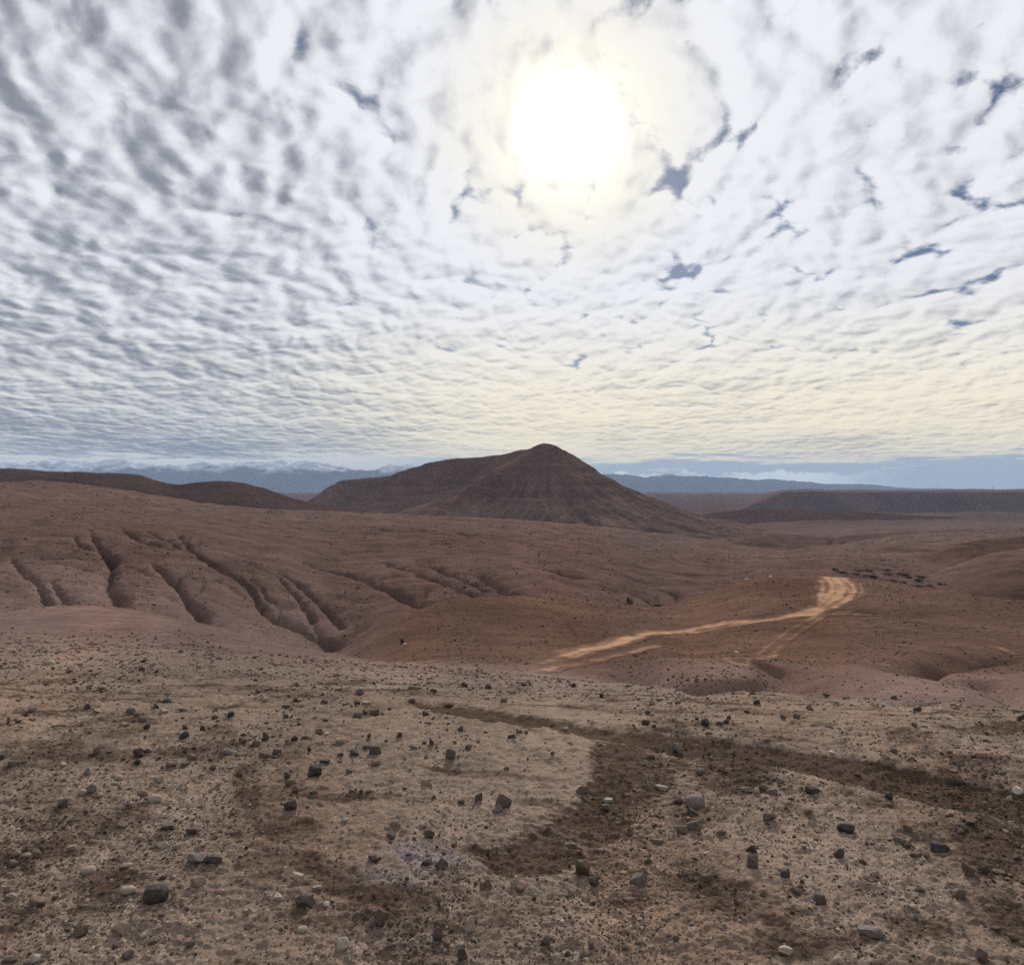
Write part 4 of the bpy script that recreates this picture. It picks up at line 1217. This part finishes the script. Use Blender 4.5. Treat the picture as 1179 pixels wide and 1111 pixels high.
# ------------------------------------------------------------------ loose gravel, one mass
def gravel():
    rng = np.random.RandomState(11)
    n = 95000
    row = 727 + (1135 - 727) * rng.rand(n) ** 0.95
    px = rng.uniform(-90, 1270, n)
    # depth on the undisturbed near ground for that row, column by column
    Y = np.empty(n)
    for c in np.arange(-90, 1271, 40):
        s = np.where((px >= c) & (px < c + 40))[0]
        if len(s):
            Yl = np.geomspace(2.2, 46, 1500)
            r = HY + F * (EYE - sample(ZB, np.full_like(Yl, c + 20.0), Yl)) / Yl
            r = np.minimum.accumulate(r)
            Y[s] = np.interp(-row[s], -r, Yl)
    Y *= np.exp(rng.normal(0, 0.04, n))
    x = (px - CX) / F * Y
    dens = 0.40 + 1.5 * fbm(x / (0.12 * Y + 0.3), Y / (0.2 * Y + 0.4), 4, 51)
    keep = (rng.rand(n) < np.clip(dens, 0.08, 1)) & (Y > 2.25) & (Y < 45)
    px, Y, x = px[keep], Y[keep], x[keep]
    n = len(px)
    ex = [(st[0], find_depth(ZG, st[0], st[1], 2.3, 40), st[2]) for st in STONES]
    epx = np.concatenate([p_ + rng.normal(0, w_ * 0.9, 9) for p_, y_, w_ in ex])
    eY = np.concatenate([y_ * (1 + rng.normal(0.0, 0.018, 9)) for p_, y_, w_ in ex])
    bY = np.exp(rng.uniform(math.log(8.0), math.log(24.0), 26000))
    bpx = rng.uniform(-90, 1270, 26000)
    bk = rng.rand(26000) < np.clip(0.35 + 1.4 * fbm(bpx * bY / 1400, bY / 2.2, 4, 58), 0.05, 1)
    px, Y = np.concatenate([px, epx, bpx[bk]]), np.concatenate([Y, eY, bY[bk]])
    x = (px - CX) / F * Y
    n = len(px)
    size = np.exp(rng.normal(math.log(1.75), 0.52, n))
    size = np.clip(size, 0.8, 7.0) * Y / F * 0.5
    size = np.clip(size, 0.002, 0.06)
    v, f = ICO[1]
    z = sample(ZG, px, Y)
    V = np.repeat(v[None], n, 0) * rng.uniform(0.72, 1.2, (n, len(v), 1))
    S = np.stack([size * rng.uniform(0.8, 1.5, n), size * rng.uniform(0.7, 1.2, n), size * rng.uniform(0.35, 0.85, n)], -1)
    V = V * S[:, None, :]
    a = rng.uniform(0, 6.28, n)
    ca, sa = np.cos(a)[:, None], np.sin(a)[:, None]
    V = np.stack([V[..., 0] * ca - V[..., 1] * sa, V[..., 0] * sa + V[..., 1] * ca, V[..., 2]], -1)
    V += np.stack([x, Y, z + S[:, 2] * 0.35], -1)[:, None, :]
    pal = np.array([(0.048, 0.036, 0.031), (0.085, 0.06, 0.045), (0.125, 0.09, 0.067), (0.18, 0.135, 0.10), (0.30, 0.24, 0.19), (0.11, 0.097, 0.092)])
    c = pal[rng.choice(len(pal), n, p=(0.07, 0.19, 0.27, 0.23, 0.15, 0.09))] * rng.uniform(0.85, 1.4, (n, 1))
    c = c * (1 - 0.5 * np.clip(sample(DAMP, px, Y) * 1.4, 0, 1))[:, None] * (1 - 0.25 * sstep(Y, 12, 26))[:, None]
    cols = np.repeat(c[:, None], len(v), 1).reshape(-1, 3)
    F_ = (f[None] + (np.arange(n) * len(v))[:, None, None]).reshape(-1, 3)
    m, N, b = mat_base('gravel_chips')
    at = N.n('ShaderNodeAttribute', attribute_name='soil').outputs['Color']
    m.node_tree.links.new(at, b.inputs['Base Color'])
    o = mesh_from('gravel', V.reshape(-1, 3), F_, m, dict(soil=cols), smooth=False)
    tag(o, kind='stuff')



gravel()


def slope_cover():
    """low tufts and stones dotted all over the slopes, one mass"""
    rng = np.random.RandomState(31)
    n = 70000
    px = rng.uniform(-120, 1300, n)
    Y = np.exp(rng.uniform(math.log(42), math.log(1100), n))
    Y = np.where(rng.rand(n) < 0.35, np.exp(rng.uniform(math.log(42), math.log(260), n)), Y)
    x = (px - CX) / F * Y
    d = 0.45 + 1.3 * fbm(x / (0.10 * Y), Y / (0.22 * Y) + x / (0.4 * Y), 4, 55)
    keep = (rng.rand(n) < np.clip(d, 0.08, 1)) & (sample(TRACK, px, Y) < 0.08)
    px, Y, x = px[keep], Y[keep], x[keep]
    n = len(px)
    size = np.clip(np.exp(rng.normal(math.log(1.02), 0.45, n)), 0.6, 3.6) * Y / F * 0.5
    size = np.minimum(size, 0.75)
    v, f = ICO[1]
    z = sample(ZG, px, Y)
    S = np.stack([size * rng.uniform(0.9, 1.7, n), size * rng.uniform(0.8, 1.4, n), size * rng.uniform(0.45, 0.95, n)], -1)
    V = np.repeat(v[None], n, 0) * rng.uniform(0.6, 1.25, (n, len(v), 1)) * S[:, None, :]
    V += np.stack([x, Y, z + S[:, 2] * 0.25], -1)[:, None, :]
    pal = np.array([(0.050, 0.038, 0.028), (0.075, 0.052, 0.040), (0.115, 0.082, 0.064), (0.17, 0.13, 0.105)])
    c = pal[rng.choice(4, n, p=(0.34, 0.30, 0.22, 0.14))] * rng.uniform(0.8, 1.25, (n, 1))
    cols = np.repeat(c[:, None], len(v), 1).reshape(-1, 3)
    o = mesh_from('scrub_cover', V.reshape(-1, 3), (f[None] + (np.arange(n) * len(v))[:, None, None]).reshape(-1, 3),
                  bpy.data.materials['gravel_chips'], dict(soil=cols), smooth=False)
    tag(o, kind='stuff')


slope_cover()


# ------------------------------------------------------------------ scrub, pale rocks on the knoll, mast on the table land
def leaf_material(name, col):
    m, N, b = mat_base(name)
    pos = N.n('ShaderNodeTexCoord').outputs['Object']
    k = N.lin(N.noise(pos, 5.0, 4.0, 0.6).outputs['Fac'], 0.3, 0.7, 0.6, 1.5)
    m.node_tree.links.new(N.vm('SCALE', col, scale=k), b.inputs['Base Color'])
    return m


LEAF = leaf_material('scrub_leaves', (0.085, 0.068, 0.052))
WOOD = leaf_material('scrub_wood', (0.09, 0.065, 0.05))


def shrub_meshes(seed, n=420):
    """a unit bush: leafy mass of small blades on a few branching stems"""
    rng = np.random.RandomState(seed)
    V, Fc = [], []
    lobes = [(rng.uniform(-0.55, 0.55), rng.uniform(-0.5, 0.5), rng.uniform(0.15, 0.55), rng.uniform(0.30, 0.48)) for _ in range(8)]
    for i in range(n):
        cx, cy, cz, r = lobes[rng.randint(len(lobes))]
        d = rng.normal(size=3)
        d /= np.linalg.norm(d)
        p = np.array((cx, cy, cz)) + d * r * rng.uniform(0.5, 1.05)
        p[2] = max(p[2], 0.05)
        u, w = rng.normal(size=3), rng.normal(size=3)
        u *= 0.10 / np.linalg.norm(u)
        w *= 0.055 / np.linalg.norm(w)
        k = len(V)
        V += [p - u, p + w, p + u, p - w]
        Fc.append((k, k + 1, k + 2, k + 3))
    SV, SF = [], []
    for cx, cy, cz, r in lobes:
        a = np.array((0.05 * rng.normal(), 0.05 * rng.normal(), -0.12))
        b = np.array((cx, cy, cz))
        k = len(SV)
        for p, rad in ((a, 0.045), (a * 0.4 + b * 0.6 + rng.normal(size=3) * 0.05, 0.03), (b, 0.012)):
            for q in range(5):
                t = q * 2 * math.pi / 5
                SV.append(p + np.array((math.cos(t) * rad, math.sin(t) * rad, 0)))
        for lv in range(2):
            for q in range(5):
                SF.append((k + lv * 5 + q, k + lv * 5 + (q + 1) % 5, k + lv * 5 + 5 + (q + 1) % 5, k + lv * 5 + 5 + q))
    def mk(nm, v, f, m):
        me = bpy.data.meshes.new(nm)
        me.from_pydata([tuple(q) for q in v], [], f)
        me.materials.append(m)
        return me
    return mk('crown', V, Fc, LEAF), mk('stem', SV, SF, WOOD)


BUSH = [shrub_meshes(s) for s in (71, 72, 73)]


def shrub(px, py, a, b, w, h, label, group=None, k=0):
    Y = find_depth(ZG, px, py, a, b)
    x = (px - CX) / F * Y
    z = float(sample(ZG, np.array([px], float), np.array([Y]))[0])
    r = bpy.data.objects.new('shrub', None)
    COL.objects.link(r)
    r.location = (x, Y, z)
    r.rotation_euler = (0, 0, k * 1.7)
    r.scale = (w / 2 * Y / F * 1.15, w / 2 * Y / F * 1.15, h * Y / F)
    for nm, me in zip(('crown', 'stem'), BUSH[k % 3]):
        c = bpy.data.objects.new(nm, me)
        c.parent = r
        COL.objects.link(c)
    tag(r, label, 'shrub', group)


shrub(725, 695, 140, 500, 9, 10, 'lone dark bush beside a gully below the middle slope')
shrub(757, 700, 140, 420, 16, 6, 'low dark bush where the gully meets the knoll', k=1)
shrub(783, 698, 140, 420, 10, 5, 'small dark bush at the right end of the gully', k=2)
shrub(463, 741, 60, 130, 7, 8, 'dark scrubby tuft on the flank left of the track', k=1)
rb = random.Random(9)
VAL = [(962, 657), (973, 659), (985, 661), (998, 664), (1009, 667), (1020, 669), (1031, 671), (1042, 673), (1003, 657), (1016, 659), (1027, 662), (1038, 664), (1050, 668),
       (1061, 671), (1070, 675), (1058, 678), (1073, 681), (990, 655), (1082, 672), (1066, 666)]
for i, (bx, by) in enumerate(VAL):
    shrub(bx + rb.uniform(-5, 5), by + rb.uniform(-2, 2), 200, 520, rb.uniform(8, 22), rb.uniform(2, 4.5), 'dark scrub bush in the valley bottom behind the track crest', 'bushes in the valley bottom', k=i)


def pale_rock(px, py, a, b, w, h, shape, label, seed):
    Y = find_depth(ZG, px, py, a, b)
    x = (px - CX) / F * Y
    z = float(sample(ZG, np.array([px], float), np.array([Y]))[0])
    o = bpy.data.objects.new('rock', rock_mesh(shape, 'white', seed, 3))
    COL.objects.link(o)
    o.scale = (w / 2 * Y / F, w / 2 * Y / F * 0.8, h / 2 * Y / F)
    o.location = (x, Y, z + h / 2 * Y / F * 0.75)
    tag(o, label, 'rock')


pale_rock(860, 670, 120, 215, 4.5, 3.0, 'jag', 'left one of two white rocks on the knoll beside the track', 1)
pale_rock(887, 668, 120, 215, 4.0, 3.0, 'block', 'right one of two white rocks on the knoll beside the track', 2)
pale_rock(848, 752, 35, 120, 4.5, 3.0, 'slab', 'white rock lying at the foot of the twin wheel ruts', 3)
pale_rock(466, 743, 60, 130, 4.0, 2.6, 'jag', 'white rock beside the dark scrubby tuft', 2)


def mast(px, Y, hpx, label):
    h = hpx * Y / F
    x = (px - CX) / F * Y
    z = EYE - (567.0 - HY) / F * 5000 - 6
    v, f = [], []
    for lv, (zz, r) in enumerate(((0, 1.6), (h * 0.5, 1.2), (h * 0.98, 0.7), (h, 0.2))):
        for q in range(6):
            v.append((math.cos(q * 1.0472) * r, math.sin(q * 1.0472) * r, zz))
    for lv in range(3):
        for q in range(6):
            f.append((lv * 6 + q, lv * 6 + (q + 1) % 6, lv * 6 + 6 + (q + 1) % 6, lv * 6 + 6 + q))
    me = bpy.data.meshes.new('mast')
    me.from_pydata(v, [], f)
    me.materials.append(STONE['dark'])
    o = bpy.data.objects.new('mast', me)
    COL.objects.link(o)
    o.location = (x, Y, z)
    tag(o, label, 'mast')


mast(1143, 5500, 8, 'thin dark mast standing on the rim of the far table land')


# ------------------------------------------------------------------ the air that turns the far range blue
def haze():
    R, zb = 64000.0, -420.0
    zt = max((o.matrix_world @ Vector(c)).z for o in COL.objects if o.type == 'MESH' for c in o.bound_box) + 30
    v = [(x * R, y * R, z) for z in (zb, zt) for y in (-1, 1) for x in (-1, 1)]
    f = [(0, 2, 3, 1), (4, 5, 7, 6), (0, 1, 5, 4), (2, 6, 7, 3), (0, 4, 6, 2), (1, 3, 7, 5)]
    m = bpy.data.materials.new('haze_air')
    m.use_nodes = True
    m.node_tree.nodes.clear()
    N = NT(m.node_tree)
    o = N.n('ShaderNodeOutputMaterial')
    pv = N.n('ShaderNodeVolumePrincipled')
    pv.inputs['Color'].default_value = (0.46, 0.62, 0.90, 1)
    pv.inputs['Density'].default_value = 2.1e-5
    pv.inputs['Anisotropy'].default_value = 0.0
    m.node_tree.links.new(pv.outputs[0], o.inputs['Volume'])
    ob = mesh_from('haze', v, f, m, smooth=False)
    tag(ob, kind='stuff')


haze()
